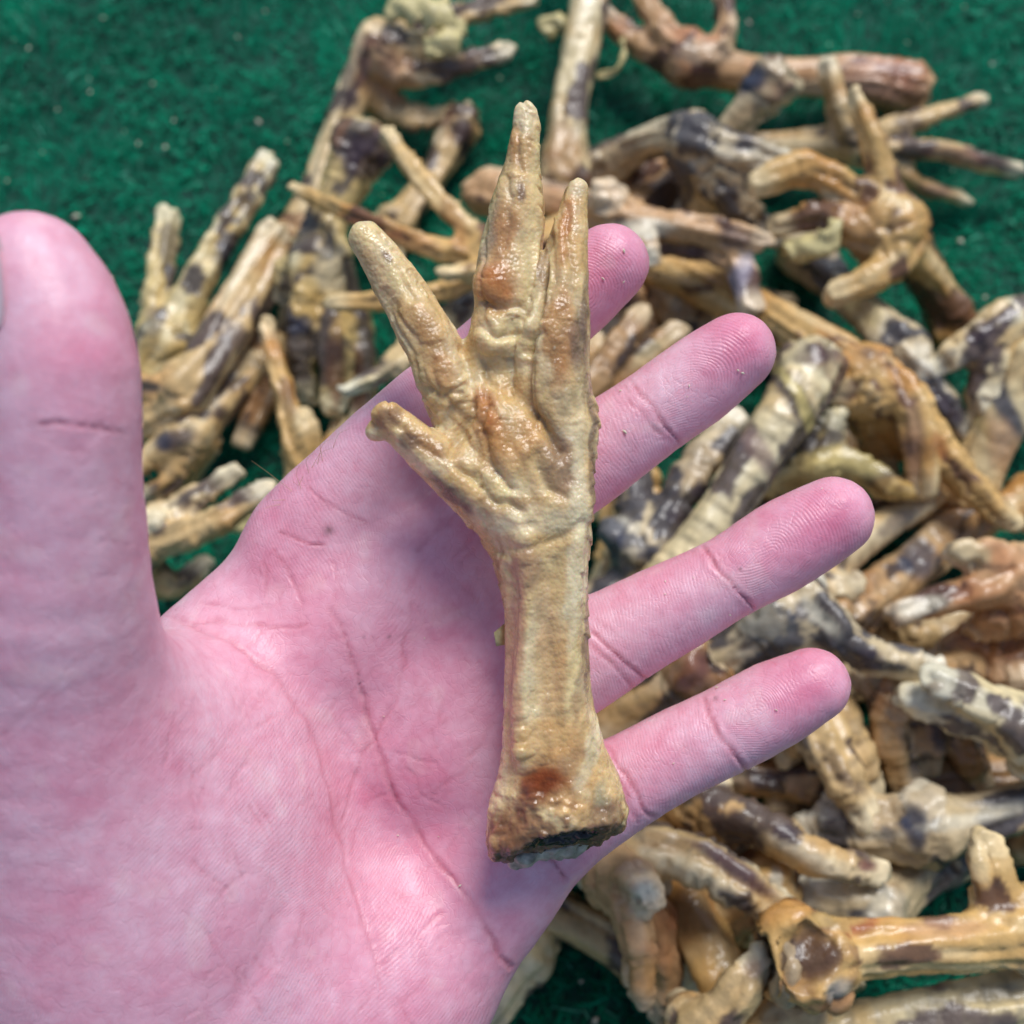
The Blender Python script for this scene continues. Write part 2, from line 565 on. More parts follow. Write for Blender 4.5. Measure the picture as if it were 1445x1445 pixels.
def build_hand():
    fr = {}
    for nm, pts in FINGERS.items():
        rows = []
        n = len(pts)
        for i, (x, y, h) in enumerate(pts):
            t = i / (n - 1)
            front = 0.2012 + 0.004 * max(0, 0.3 - t) / 0.3 - 0.0022 * max(0, t - 0.5)
            r = h * 0.2095 / FPX
            rows.append(row(x, y, front + r, h))
        fr[nm] = spline(rows, 0.004)
    thumb = spline([row(*a) for a in ((46, 392, .150, 92), (62, 430, .150, 102), (77, 470, .150, 106), (88, 525, .150, 107), (90, 580, .151, 108),
                                      (86, 650, .153, 110), (85, 750, .157, 118), (80, 850, .162, 133), (85, 960, .170, 152),
                                      (110, 1100, .180, 178), (150, 1300, .192, 185), (190, 1500, .205, 180))], 0.005)
    mc = [
        [(450, 750, .2165, 58), (398, 800, .2165, 56), (348, 852, .2168, 56), (308, 905, .2172, 60), (282, 1060, .2185, 88), (215, 1280, .219, 100), (195, 1520, .218, 100)],
        [(560, 840, .2185, 76), (450, 980, .2205, 86), (360, 1160, .2215, 95), (280, 1350, .221, 100), (240, 1550, .219, 100)],
        [(660, 1015, .2180, 78), (560, 1130, .2205, 88), (460, 1280, .2210, 98), (370, 1440, .220, 100), (300, 1600, .218, 100)],
        [(735, 1187, .2140, 68), (662, 1285, .2135, 88), (580, 1400, .2125, 108), (500, 1530, .211, 125), (400, 1650, .210, 130)],
    ]
    arm = spline([row(*a) for a in ((270, 1480, .212, 190), (270, 1650, .205, 215), (200, 1900, .190, 240), (110, 2250, .170, 280), (60, 2600, .155, 330))], 0.008)
    allr = np.vstack(list(fr.values()) + [thumb, arm] + [np.array([row(*a) for a in c]) for c in mc])
    F = Field((allr[:, :3] - allr[:, 3:]).min(0) - 0.006, (allr[:, :3] + allr[:, 3:]).max(0) + 0.006, 0.00115)
    palm = np.full(F.n, 0.05, np.float32)
    for c in mc:
        F.chain(spline([row(*a) for a in c], 0.006), 0.014, 0.012, into=palm)
    F.chain(arm, 0.016, 0.012, flat=(FWD, 0.8), into=palm)
    # fat pads of the distal palm and the outer heel of the hand
    for px, py, d, r in ((500, 850, .214, .0105), (620, 960, .2145, .0105), (705, 1100, .2135, .010), (705, 1262, .212, .0075), (560, 1380, .209, .0150), (470, 1480, .207, .017), (600, 775, .2150, .0085), (640, 740, .2150, .006), (690, 880, .2140, .0085), (730, 850, .2140, .0060), (725, 1075, .2125, .0065)):
        F.ball(PD(px, py, d), r, 0.012, into=palm)
    ax = np.stack([RGT, UPV, FWD])
    F.ball(PD(195, 1235, .191), (.0285, .037, .021), 0.028, axes=ax, into=palm)
    for nm in fr:
        F.chain(fr[nm], 0.0022, 0.012)
    F.D = smin(F.D, palm, 0.009)
    th = np.full(F.n, 0.05, np.float32)
    F.chain(thumb, 0.002, 0.022, into=th)
    F.D = smin(F.D, th, 0.012)
    V, Q = F.mesh()
    V = relax(V, Q, 6, 0.5)
    V, Q = subdivide(V, Q)
    N = normals(V, Q)
    px, py, dep = project(V)
    face = np.clip(-(N @ FWD) * 2.2, 0, 1)            # how much a spot belongs to the palm side
    inten = np.zeros(len(V))
    pxmm = FPX / 0.2 / 1000                           # pixels per mm on the hand

    creases = [
        ([(60, 596), (130, 600), (196, 617)], 1.0, .45), ([(90, 560), (160, 582)], .8, .12), ([(40, 620), (120, 640)], .8, .10),
        ([(884, 536), (908, 564), (934, 593), (958, 628)], .75, .42), ([(876, 548), (900, 580), (930, 612)], .6, .2),
        ([(990, 764), (1010, 795), (1035, 825), (1064, 858)], .8, .5), ([(1004, 770), (1025, 800), (1045, 822)], .6, .15),
        ([(826, 880), (850, 907), (880, 933), (912, 958)], .8, .42), ([(826, 905), (860, 938), (892, 970)], .8, .38), ([(836, 870), (870, 900)], .6, .15),
        ([(985, 975), (1000, 1010), (1020, 1045), (1054, 1086)], .8, .5), ([(995, 985), (1030, 1062)], .6, .2),
        ([(846, 1040), (870, 1082), (895, 1118), (924, 1154)], .8, .42), ([(849, 1066), (875, 1110), (903, 1158)], .8, .38), ([(858, 1100), (885, 1150)], .6, .2),
        ([(800, 1245), (785, 1225), (765, 1200), (740, 1180)], .9, .6),
        ([(470, 861), (498, 933), (520, 1022), (554, 1116), (598, 1188), (664, 1271), (690, 1318), (722, 1366)], 1.1, .42),
        ([(238, 870), (288, 892), (332, 909), (388, 953), (426, 1008), (448, 1040), (465, 1116), (482, 1193), (509, 1293), (537, 1393)], 1.1, .28),
        ([(579, 850), (565, 961), (559, 994), (515, 1055), (482, 1160)], .7, .25),
        ([(531, 1052), (575, 1068), (614, 1078)], .6, .18), ([(520, 930), (560, 900), (610, 880)], .6, .15),
        ([(397, 748), (433, 765), (459, 769)], .6, .28), ([(390, 773), (412, 816), (429, 850)], .6, .25), ([(369, 795), (378, 842)], .6, .2),
        ([(257, 883), (309, 874), (360, 887), (430, 880)], .7, .25), ([(280, 850), (330, 862), (380, 858)], .6, .2),
        ([(440, 690), (480, 720), (520, 735)], .6, .2), ([(590, 775), (615, 750), (650, 728)], 1.0, .25),
        ([(640, 1150), (600, 1120), (560, 1060)], .6, .15), ([(620, 1290), (580, 1330), (520, 1370)], .6, .18),
        ([(530, 1110), (500, 1180), (478, 1250)], .6, .15), ([(600, 1000), (570, 1050), (540, 1080)], .6, .14),
        ([(690, 1130), (650, 1180), (600, 1230)], .6, .12), ([(610, 1380), (560, 1420), (520, 1440)], .6, .15),
        ([(300, 930), (250, 1010), (230, 1080)], .8, .12), ([(340, 1000), (300, 1080), (270, 1180)], .8, .10),
        ([(120, 760), (190, 770)], .7, .1), ([(110, 930), (40, 1010), (0, 1040)], .9, .14),
    ]
    r2 = random.Random(3)
    for _ in range(150):                               # the net of small lines
        x, y = r2.uniform(250, 700), r2.uniform(780, 1440)
        if (x - 250) * 0.9 + y < 900: continue
        a = r2.choice((-0.95, -0.8, 0.95, 1.1, 1.3)) + r2.uniform(-.25, .25)
        l = r2.uniform(20, 75)
        creases.append(([(x, y), (x + l * math.cos(a) * .5 + r2.uniform(-5, 5), y + l * math.sin(a) * .5 + r2.uniform(-5, 5)), (x + l * math.cos(a), y + l * math.sin(a))], .6, r2.uniform(.06, .17)))
    for nm, pts in FINGERS.items():                   # fine cross lines of the finger joints
        for _ in range(9):
            i = r2.randrange(1, len(pts) - 2)
            t = r2.random()
            x = pts[i][0] * (1 - t) + pts[i + 1][0] * t
            y = pts[i][1] * (1 - t) + pts[i + 1][1] * t
            a = math.atan2(pts[i + 1][1] - pts[i][1], pts[i + 1][0] - pts[i][0]) + math.pi / 2 + r2.uniform(-.5, .5)
            l, s = r2.uniform(15, 50), r2.uniform(-30, 30)
            creases.append(([(x + (s - l) * math.cos(a), y + (s - l) * math.sin(a)), (x + (s + l) * math.cos(a), y + (s + l) * math.sin(a))], .4, r2.uniform(.03, .08)))
    disp = np.zeros(len(V))
    cm = np.zeros(len(V))
    wob = np.stack([px, py, dep * 0], 1)
    jx = 5 * vnoise(wob, 26.0, 5); jy = 5 * vnoise(wob, 26.0, 6)
    vn, vn2 = vnoise(wob, 14.0, 7), vnoise(wob, 34.0, 8)
    fr_ok = face > 0.02
    ids = np.nonzero(fr_ok)[0]
    for poly, wmm, amp in creases:
        q = np.array(poly)
        lo, hi = q.min(0) - 30, q.max(0) + 30
        s = ids[(px[ids] > lo[0]) & (px[ids] < hi[0]) & (py[ids] > lo[1]) & (py[ids] < hi[1])]
        if not len(s): continue
        dd = seg_dist2d(px[s] + jx[s], py[s] + jy[s], poly)
        w = wmm * pxmm * 0.50 * (0.85 + 0.35 * vn[s])
        am_ = 1.5 * amp * (0.80 + 0.45 * vn2[s])
        g = np.exp(-(dd / w) ** 2)
        disp[s] -= am_ * 0.001 * face[s] * (g - 0.45 * np.exp(-(dd / (w * 3.4)) ** 2))
        disp[s] -= am_ * .00030 * face[s] * np.exp(-(dd / (w * 7)) ** 2)
        cm[s] = np.maximum(cm[s], np.minimum(1, am_ * 1.9) * (.65 * np.exp(-(dd / (w * 1.2)) ** 2) + .35 * np.exp(-(dd / (w * 4)) ** 2)) * face[s])
    disp += 0.00020 * fbm(V, 0.013, 31) + 0.00010 * fbm(V, 0.0030, 32)
    V = V + N * disp[:, None]

    # friction ridges: phase in cycles
    warp = 13 * vnoise(wob, 70.0, 41) + 2.2 * vnoise(wob, 20.0, 42)
    pitch = 4.7
    ridge = (0.80 * px + 0.60 * py + 26 * vnoise(wob, 150.0, 44)) / pitch
    amp = 0.40 * face * sstep(-0.2, 0.5, vnoise(wob, 70.0, 45) + 0.25)
    for nm, pts in FINGERS.items():
        a, b = np.array(DIP[nm], float), np.array(TIP[nm], float)
        L = np.linalg.norm(b - a)
        ux, uy = (b - a) / L
        u = (px - a[0]) * ux + (py - a[1]) * uy
        v = -(px - a[0]) * uy + (py - a[1]) * ux
        far = seg_dist2d(px, py, [(x, y) for x, y, h in pts])
        on = (u > -6) & (far < 82) & (u < L + 30)
        uc = L * 0.30
        du = u - uc
        rr = np.where(du > 0, np.hypot(du, v * 1.12), np.abs(v) * 1.12 + np.maximum(-du - 18, 0) * 0.55)
        ridge[on] = ((rr + warp) / pitch)[on]
        amp[on] = (face * sstep(4, 26, u) * np.clip(0.62 + 0.6 * vnoise(wob, 38.0, 47), 0.1, 1))[on]
        mid = (u <= -6) & (far < 78) & ((px > 820) | (nm == 'index'))
        ridge[mid] = ((u + 0.25 * v + warp) / pitch)[mid]
        amp[mid] = (0.35 * face)[mid]
    thm = (px < 215) & (py < 860)
    ridge[thm] = ((py + 0.2 * px + warp) / 6.0)[thm]
    amp[thm] *= 0.4
    amp *= 1 - 0.8 * np.clip(cm, 0, 1)

    # colour of the skin: blood under the pads, paler mottles, redder creases
    flush = 0.46 + 0.42 * fbm(V, 0.014, 51) + 0.24 * fbm(V, 0.0045, 52)
    for nm in FINGERS:
        a, b = np.array(DIP[nm], float), np.array(TIP[nm], float)
        c = a + (b - a) * 0.68
        flush += 0.60 * np.exp(-(((px - c[0]) ** 2 + (py - c[1]) ** 2) / 62.0 ** 2))
    flush += 0.30 * np.exp(-(((px - 150) / 60) ** 2 + ((py - 470) / 110) ** 2))
    flush += 0.15 * np.exp(-(((px - 560) / 120) ** 2 + ((py - 1000) / 200) ** 2))
    flush = np.clip(flush, 0, 1.25)
    pale = np.array([0.81, 0.510, 0.590]); red = np.array([0.74, 0.275, 0.380]); deep = np.array([0.58, 0.17, 0.22])
    col = pale * (1 - flush[:, None]) + red * flush[:, None]
    col = np.clip(col, 0.05, 0.9)
    k = (0.60 * np.clip(cm, 0, 1))[:, None]
    col = col * (1 - k) + deep * k
    spot = sstep(0.55, 0.75, vnoise(V, 0.0045, 61)) * 0.18
    col = col * (1 - spot[:, None]) + np.array([0.84, 0.60, 0.58]) * spot[:, None]
    # a few dark specks
    for sx, sy, sr in ((463, 748, 7), (512, 900, 2.2), (549, 899, 3), (505, 951, 2), (1045, 803, 2), (1010, 985, 3)):
        g = np.exp(-(((px - sx) ** 2 + (py - sy) ** 2) / sr ** 2)) * face * np.clip(0.7 + 0.6 * vnoise(V, 0.0008, 5), 0, 1)
        col = col * (1 - 0.75 * g[:, None]) + np.array([0.10, 0.07, 0.06]) * 0.75 * g[:, None]
    org = PD(270, 1650, .21)
    me = make_mesh('hand', V - org, Q, M_SKIN, {'col': col, 'ridge': ridge, 'ridge_amp': amp})
    hand = link('hand', me, loc=org, label='bare open hand, palm up with spread fingers, holding a dried chicken foot', cat='hand')

    # thumb nail: a curved plate on the side of the thumb that faces away
    nd = -RGT * 0.615 - FWD * 0.788
    td = UPV * 0.985 + RGT * -0.17
    td = td - nd * (td @ nd); td /= np.linalg.norm(td)
    sd_ = np.cross(nd, td)
    ac = PD(58, 418, .150)
    rn = 100 * .150 / FPX + .0005
    vs, qs = [], []
    NU, NV = 13, 13
    for k in (0, 1):
        for i in range(NU):
            for j in range(NV):
                u, v = i / (NU - 1) * 2 - 1, j / (NV - 1) * 2 - 1
                ph = v * 0.60 * math.sqrt(max(.1, 1 - .35 * max(0, u) ** 2 - .25 * max(0, -u) ** 4))
                vs.append(ac + td * u * .0072 * (1 - .12 * v * v) + (rn - k * .0011 - .0004 * u * u) * (math.cos(ph) * nd + math.sin(ph) * sd_))
    for i in range(NU - 1):
        for j in range(NV - 1):
            a = i * NV + j
            qs.append((a, a + NV, a + NV + 1, a + 1))
            a += NU * NV
            qs.append((a + 1, a + NV + 1, a + NV, a))
    me = make_mesh('thumbnail', np.array(vs) - org, qs, M_NAIL)
    link('thumbnail', me, hand)

    # fine hairs on the index side of the hand
    hs = [((412, 693), (385, 672), (355, 650)), ((428, 672), (420, 685), (412, 678)), ((440, 660), (452, 640), (468, 632)), ((448, 655), (455, 628), (470, 618)),
          ((455, 650), (452, 625), (462, 612)), ((425, 690), (418, 668), (424, 655)), ((395, 712), (380, 715), (372, 718)), ((436, 668), (432, 650), (442, 640)),
          ((470, 632), (478, 612), (492, 606)), ((402, 705), (392, 706), (384, 706))]
    vs, qs = [], []
    front = np.nonzero(face > 0.01)[0]
    for h in hs:
        i = front[np.argmin((px[front] - h[0][0]) ** 2 + (py[front] - h[0][1]) ** 2)]
        d0 = dep[i]
        C = spline([PD(x, y, d0 - 0.0006 * k) for k, (x, y) in enumerate(h)], 0.0008)
        for k, p in enumerate(C):
            r = 0.000045 * (1 - 0.7 * k / len(C))
            b = len(vs)
            for m_ in range(4):
                an = m_ * math.pi / 2
                vs.append(p + r * (math.cos(an) * RGT + math.sin(an) * UPV + 0.3 * math.sin(an) * FWD))
            if k:
                for m_ in range(4):
                    qs.append((b - 4 + m_, b - 4 + (m_ + 1) % 4, b + (m_ + 1) % 4, b + m_))
    me = make_mesh('hair', np.array(vs) - org, qs, M_HAIR)
    link('hair', me, hand)

    # crumbs of dried skin sprinkled on palm and fingers
    spots = [(883, 608, 5), (1048, 527, 4), (1040, 522, 3), (973, 546, 3), (875, 553, 3), (970, 560, 2), (1010, 964, 3), (1005, 960, 2), (1022, 990, 3), (950, 1077, 2),
             (977, 815, 2), (1028, 868, 3), (1095, 1000, 3), (880, 355, 4), (850, 395, 4), (878, 398, 3), (940, 820, 2), (940, 838, 2), (560, 1180, 2), (650, 1250, 3),
             (620, 1180, 2), (900, 470, 2), (1160, 690, 2), (540, 1010, 2), (600, 900, 2), (893, 700, 2)]
    vs, fs = [], []
    rr = random.Random(5)
    for x, y, s in spots:
        i = front[np.argmin((px[front] - x) ** 2 + (py[front] - y) ** 2 + (1 - face[front]) * 200)]
        p = V[i] + N[i] * 0.0002
        L_ = s * 0.2 / FPX
        t = np.cross(N[i], FWD + 0.3 * RGT); t /= np.linalg.norm(t)
        b_ = np.cross(N[i], t)
        an = rr.uniform(0, 6.28)
        e1 = (t * math.cos(an) + b_ * math.sin(an)) * L_
        e2 = (-t * math.sin(an) + b_ * math.cos(an)) * L_ * rr.uniform(.25, .5)
        b = len(vs)
        vs += [p - e1, p - e2, p + e1, p + e2, p + N[i] * L_ * .6]
        fs += [(b, b + 3, b + 4), (b + 3, b + 2, b + 4), (b + 2, b + 1, b + 4), (b + 1, b, b + 4)]
    me = make_mesh('crumbs', np.array(vs) - org, fs, M_CRUMB)
    link('crumbs', me, loc=org, kind='stuff', label='tiny pale crumbs of dried skin sprinkled on the hand', cat='crumbs')
    return V

HAND_V = build_hand()

# ------------------------------------------------------------------ the foot that lies in the hand
def build_held():
    d0 = 0.1905
    def R(x, y, h, d=0.0):
        return row(x, y, d0 + d, h)
    shank = spline([R(786, 1210, 84), (R(786, 1160, 87)), R(784, 1110, 81), R(780, 1060, 72.5), R(773, 1000, 64.5), R(772, 950, 60), R(771, 900, 58),
                    R(769, 850, 60), R(764, 800, 66), R(760, 760, 74), R(756, 715, 80), R(752, 670, 80)], 0.003)
    toes = {
        'III': [R(728, 640, 54, .001), R(718, 560, 50, .002), R(712, 500, 44, .001), R(716, 440, 46, -.001), R(719, 400, 48, -.001), R(722, 350, 45, 0), R(728, 310, 42), R(735, 260, 32, .001), R(738, 232, 26), R(740, 208, 24, -.0005), R(743, 184, 21), R(742, 168, 19), R(741, 158, 17)],
        'II': [R(775, 660, 58), R(781, 590, 56, -.001), R(780, 520, 52, -.003), R(784, 470, 48, -.004), R(791, 420, 39, -.004), R(797, 365, 33, -.003), R(804, 320, 26, -.002), R(809, 288, 21, -.001), R(813, 268, 18, -.001)],
        'IV': [R(690, 640, 50), R(650, 580, 46), R(626, 535, 38, -.001), R(612, 490, 38, -.002), R(585, 440, 37), R(560, 400, 34), R(540, 368, 30), R(522, 343, 26), R(517, 337, 25)],
        'I': [R(735, 745, 46), R(690, 714, 42, -.001), R(645, 675, 36, -.003), R(605, 640, 32, -.004), R(572, 610, 27, -.005), R(552, 594, 25, -.005)],
    }
    allr = np.vstack([shank] + [np.array(t) for t in toes.values()])
    F = Field((allr[:, :3] - allr[:, 3:]).min(0) - 0.004, (allr[:, :3] + allr[:, 3:]).max(0) + 0.004, 0.00062)
    F.chain(shank, 0.003, 0.006, flat=(FWD, 0.86))
    for k, t in toes.items():
        F.chain(spline(t, 0.0025), {'III': .0022, 'II': .0006}.get(k, .0024), 0.005, flat=(FWD, 0.92))
    ax = np.stack([RGT, UPV, FWD])
    def rot(a):
        c, s = math.cos(math.radians(a)), math.sin(math.radians(a))
        return np.stack([c * RGT + s * UPV, -s * RGT + c * UPV, FWD])
    # sole pad, toe pads, skin folds between the toes
    F.ball(PD(706, 612, d0 - .0040), (.0042, .0075, .0045), .003, rot(20))
    F.ball(PD(735, 655, d0 - .0035), (.0075, .0065, .0048), .004, rot(30))
    F.ball(PD(697, 402, d0 - .0035), (.0036, .0044, .0038), .0012)
    F.ball(PD(700, 470, d0 - .0030), (.0042, .0050, .0036), .002)
    F.ball(PD(726, 300, d0 - .0015), (.0036, .0080, .0035), .002, rot(-8))
    F.ball(PD(782, 530, d0 - .0045), (.0048, .0068, .0036), .002)
    F.ball(PD(790, 450, d0 - .0030), (.0042, .0060, .0034), .002)
    F.ball(PD(622, 530, d0 - .0035), (.0036, .0058, .0036), .002, rot(25))
    F.ball(PD(596, 466, d0 - .0025), (.0036, .0060, .0036), .002, rot(32))
    F.ball(PD(665, 520, d0 - .0005), (.0024, .0050, .0032), .002)
    F.ball(PD(812, 610, d0 - .0010), (.0034, .0090, .0045), .003)
    F.ball(PD(668, 690, d0 - .0045), (.0085, .0032, .0036), .003, rot(-38))
    F.ball(PD(760, 720, d0 - .0045), (.0075, .0030, .0036), .003, rot(10))
    F.ball(PD(533, 606, d0 - .004), (.0024, .0020, .0020), .001, rot(30))
    F.ball(PD(543, 582, d0 - .006), (.0026, .0020, .0022), .0008, rot(20))
    F.ball(PD(856, 1140, d0 + .000), (.0025, .0065, .0050), .003)
    F.ball(PD(712, 1180, d0 - .001), (.0026, .0065, .0055), .003)
    # tendon ridge along the back of the shank
    F.chain(spline([R(735, 1060, 12, -.0070), R(738, 980, 12, -.0062), R(745, 900, 13, -.0062), R(748, 820, 14, -.0070), R(742, 760, 14, -.0078)], .003), 0.003)
    F.chain(spline([R(818, 1060, 10, -.0045), R(806, 980, 10, -.0048), R(802, 900, 10, -.0048), R(806, 820, 12, -.0055), R(812, 740, 13, -.0062), R(818, 680, 12, -.005)], .003), 0.003)
    # the cut end: saw face that leans towards the viewer, hollow in it
    sawn = PD(785, 1195, d0)
    nrm = -UPV * 0.87 - FWD * 0.44 + RGT * 0.22
    nrm /= np.linalg.norm(nrm)
    X, Y, Z = F.grids((slice(None),) * 3)
    pl = ((X - sawn[0]) * nrm[0] + (Y - sawn[1]) * nrm[1] + (Z - sawn[2]) * nrm[2]).astype(np.float32)
    F.D = -smin(-F.D, -pl, 0.0012)
    F.ball(PD(770, 1112, d0 - .0105), (.0052, .0036, .0022), .0015, sub=True)
    F.ball(PD(742, 1140, d0 - .0105), (.0016, .0040, .0018), .001, rot(-15), sub=True)
    F.ball(PD(798, 1186, d0 - .0052), (.0054, .0026, .0042), .0010, rot(10), sub=True)
    V, Q = F.mesh()
    V = relax(V, Q, 1, 0.4)
    V, Q = subdivide(V, Q)
    N = normals(V, Q)
    px, py, dep = project(V)
    W = np.stack([px, py, dep * 8000], 1)
    face = np.clip(-(N @ FWD) * 1.6, 0, 1)
    arc, off, tip, ish = skel(V, [shank] + [spline(t, .0025) for t in toes.values()])
    st = off + (arc * 0.12)[:, None] * np.array([.5, .6, .62])
    toe = 1 - ish * 1.0
    disp = 0.00024 * fbm(V, 0.0075, 71) + 0.00014 * fbm(V, 0.0028, 72, 3)
    # shrunken skin drawn tight over tendons and joints
    sn = fbm(st, .0042, 171, 3)
    disp += 0.00026 * sn
    disp -= (0.00020 * toe + 0.00022) * sstep(.6, 1.0, 1 - np.abs(fbm(st, .0055, 172, 2)) * 2.4)
    knuckle = np.cos((arc + .0012 * vnoise(V, .006, 173)) / .0085 * 2 * math.pi)
    disp += 0.00013 * toe * knuckle * sstep(.002, .012, tip) * np.clip(.5 + vnoise(V, .012, 174), 0, 1.3) * face
    # lengthwise wrinkles of shrunken skin
    A = np.stack([px, py * 0.16, dep * 8000], 1)
    disp += 0.00016 * fbm(A, 17.0, 73, 3) * sstep(560, 700, py)
    # ring scutes on the back of the shank
    sc_ = np.abs(((py + 0.10 * (px - 770) + 3 * vnoise(W, 30.0, 75)) / 17.0) % 1 - 0.5) * 2
    msk = np.exp(-((px - 782) / 24) ** 2) * sstep(850, 880, py) * (1 - sstep(1000, 1050, py)) * face
    disp += 0.00017 * (np.sqrt(sc_) - 0.6) * msk * np.clip(.7 + .8 * vnoise(W, 40.0, 76), .1, 1.3)
    # bead scales: sole and side edges
    bead = np.maximum(0, vnoise(V, 0.00115, 77))
    pads = (np.exp(-(((px - 720) / 75) ** 2 + ((py - 640) / 75) ** 2)) + np.exp(-(((px - 785) / 36) ** 2 + ((py - 500) / 70) ** 2)) + np.exp(-(((px - 622) / 32) ** 2 + ((py - 515) / 45) ** 2)) + .5)
    disp += 0.00018 * bead * np.clip(pads, 0, 1)
    edge = sstep(0.65, 0.98, np.abs(N @ RGT))
    saw = np.abs(((py + 16 * vnoise(W, 45.0, 79)) / 23.0) % 1) * np.clip(.6 + .9 * vnoise(W, 30.0, 78), 0, 1.2)
    disp += 0.00050 * saw * edge * ((px > 745) & (py > 560) & (py < 900)) + 0.0004 * saw * edge * ((py > 630) & (px < 700) & (py < 790))
    # crushed flesh round the cut
    cut = sstep(1080, 1160, py)
    sawf = sstep(0.55, 0.9, N @ nrm) * sstep(1120, 1150, py)
    disp += cut * (0.0008 * fbm(V, 0.0034, 81, 3) + 0.0005 * np.abs(vnoise(V, 0.0013, 82))) + sawf * .0006 * fbm(V, .0022, 83)
    # pinched folds
    for poly, w, a in (([(775, 285), (771, 340), (766, 400), (756, 450), (744, 500)], 4.5, 1.3), ([(655, 490), (668, 530), (664, 580), (640, 640)], 8, .7), ([(760, 470), (742, 520), (745, 570), (775, 610), (790, 640)], 8, .9), ([(690, 545), (678, 600), (690, 650), (720, 690)], 7, .5),
                       ([(600, 545), (625, 560), (650, 555)], 6, .35), ([(675, 460), (700, 478), (735, 470)], 6, .4), ([(672, 420), (700, 438), (730, 430)], 6, .45), ([(715, 250), (720, 300), (712, 350)], 6, .35),
                       ([(650, 660), (690, 700), (730, 720)], 7, .5), ([(690, 780), (750, 772), (825, 740)], 8, .3), ([(760, 640), (770, 690), (800, 700)], 7, .35), ([(778, 330), (782, 400), (765, 450)], 6, .35),
                       ([(800, 290), (806, 350), (812, 420), (820, 480)], 5, .25), ([(560, 380), (585, 420)], 5, .25), ([(730, 180), (735, 240)], 4, .25)):
        d_ = seg_dist2d(px + 4 * vnoise(W, 20.0, 91), py + 4 * vnoise(W, 20.0, 92), poly)
        disp -= a * 0.0014 * np.exp(-(d_ / (w * .8)) ** 2) * face
        disp += a * 0.00035 * np.exp(-((d_ - 2.2 * w) / w) ** 2) * face
    V = V + N * disp[:, None]
    # pigment, with the shade of one toe gap painted in
    n1 = fbm(V, 0.011, 101); n2 = fbm(V, 0.0042, 102)
    col = np.array([0.69, 0.495, 0.240])[None] * (1 + 0.16 * n2)[:, None]
    t = sstep(-0.1, 0.5, n1)[:, None] * 0.6
    col = col * (1 - t) + np.array([0.60, 0.350, 0.125]) * t
    t = sstep(0.05, 0.5, n2)[:, None] * 0.45
    col = col * (1 - t) + np.array([0.80, 0.68, 0.43]) * t
    t = sstep(.10, .42, sn)[:, None] * .35
    col = col * (1 - t) + np.array([0.80, 0.68, 0.44]) * t
    t = sstep(.10, .42, -sn)[:, None] * .40
    col = col * (1 - t) + np.array([0.50, 0.27, 0.10]) * t
    n4 = fbm(V, 0.009, 103, 4)
    t = sstep(0.18, 0.45, n4)[:, None] * 0.55
    col = col * (1 - t) + np.array([0.34, 0.185, 0.095]) * t
    gloss = 0.52 + 0.45 * n2
    OR, BR, PU, PA, YE, AM, DK, GR = ((.44, .15, .035), (.34, .165, .06), (.15, .085, .065), (.80, .68, .43), (.76, .60, .30), (.30, .085, .015), (.014, .011, .010), (.36, .33, .27))
    jx = 10 * fbm(W, 26.0, 111); jy = 10 * fbm(W, 26.0, 112)
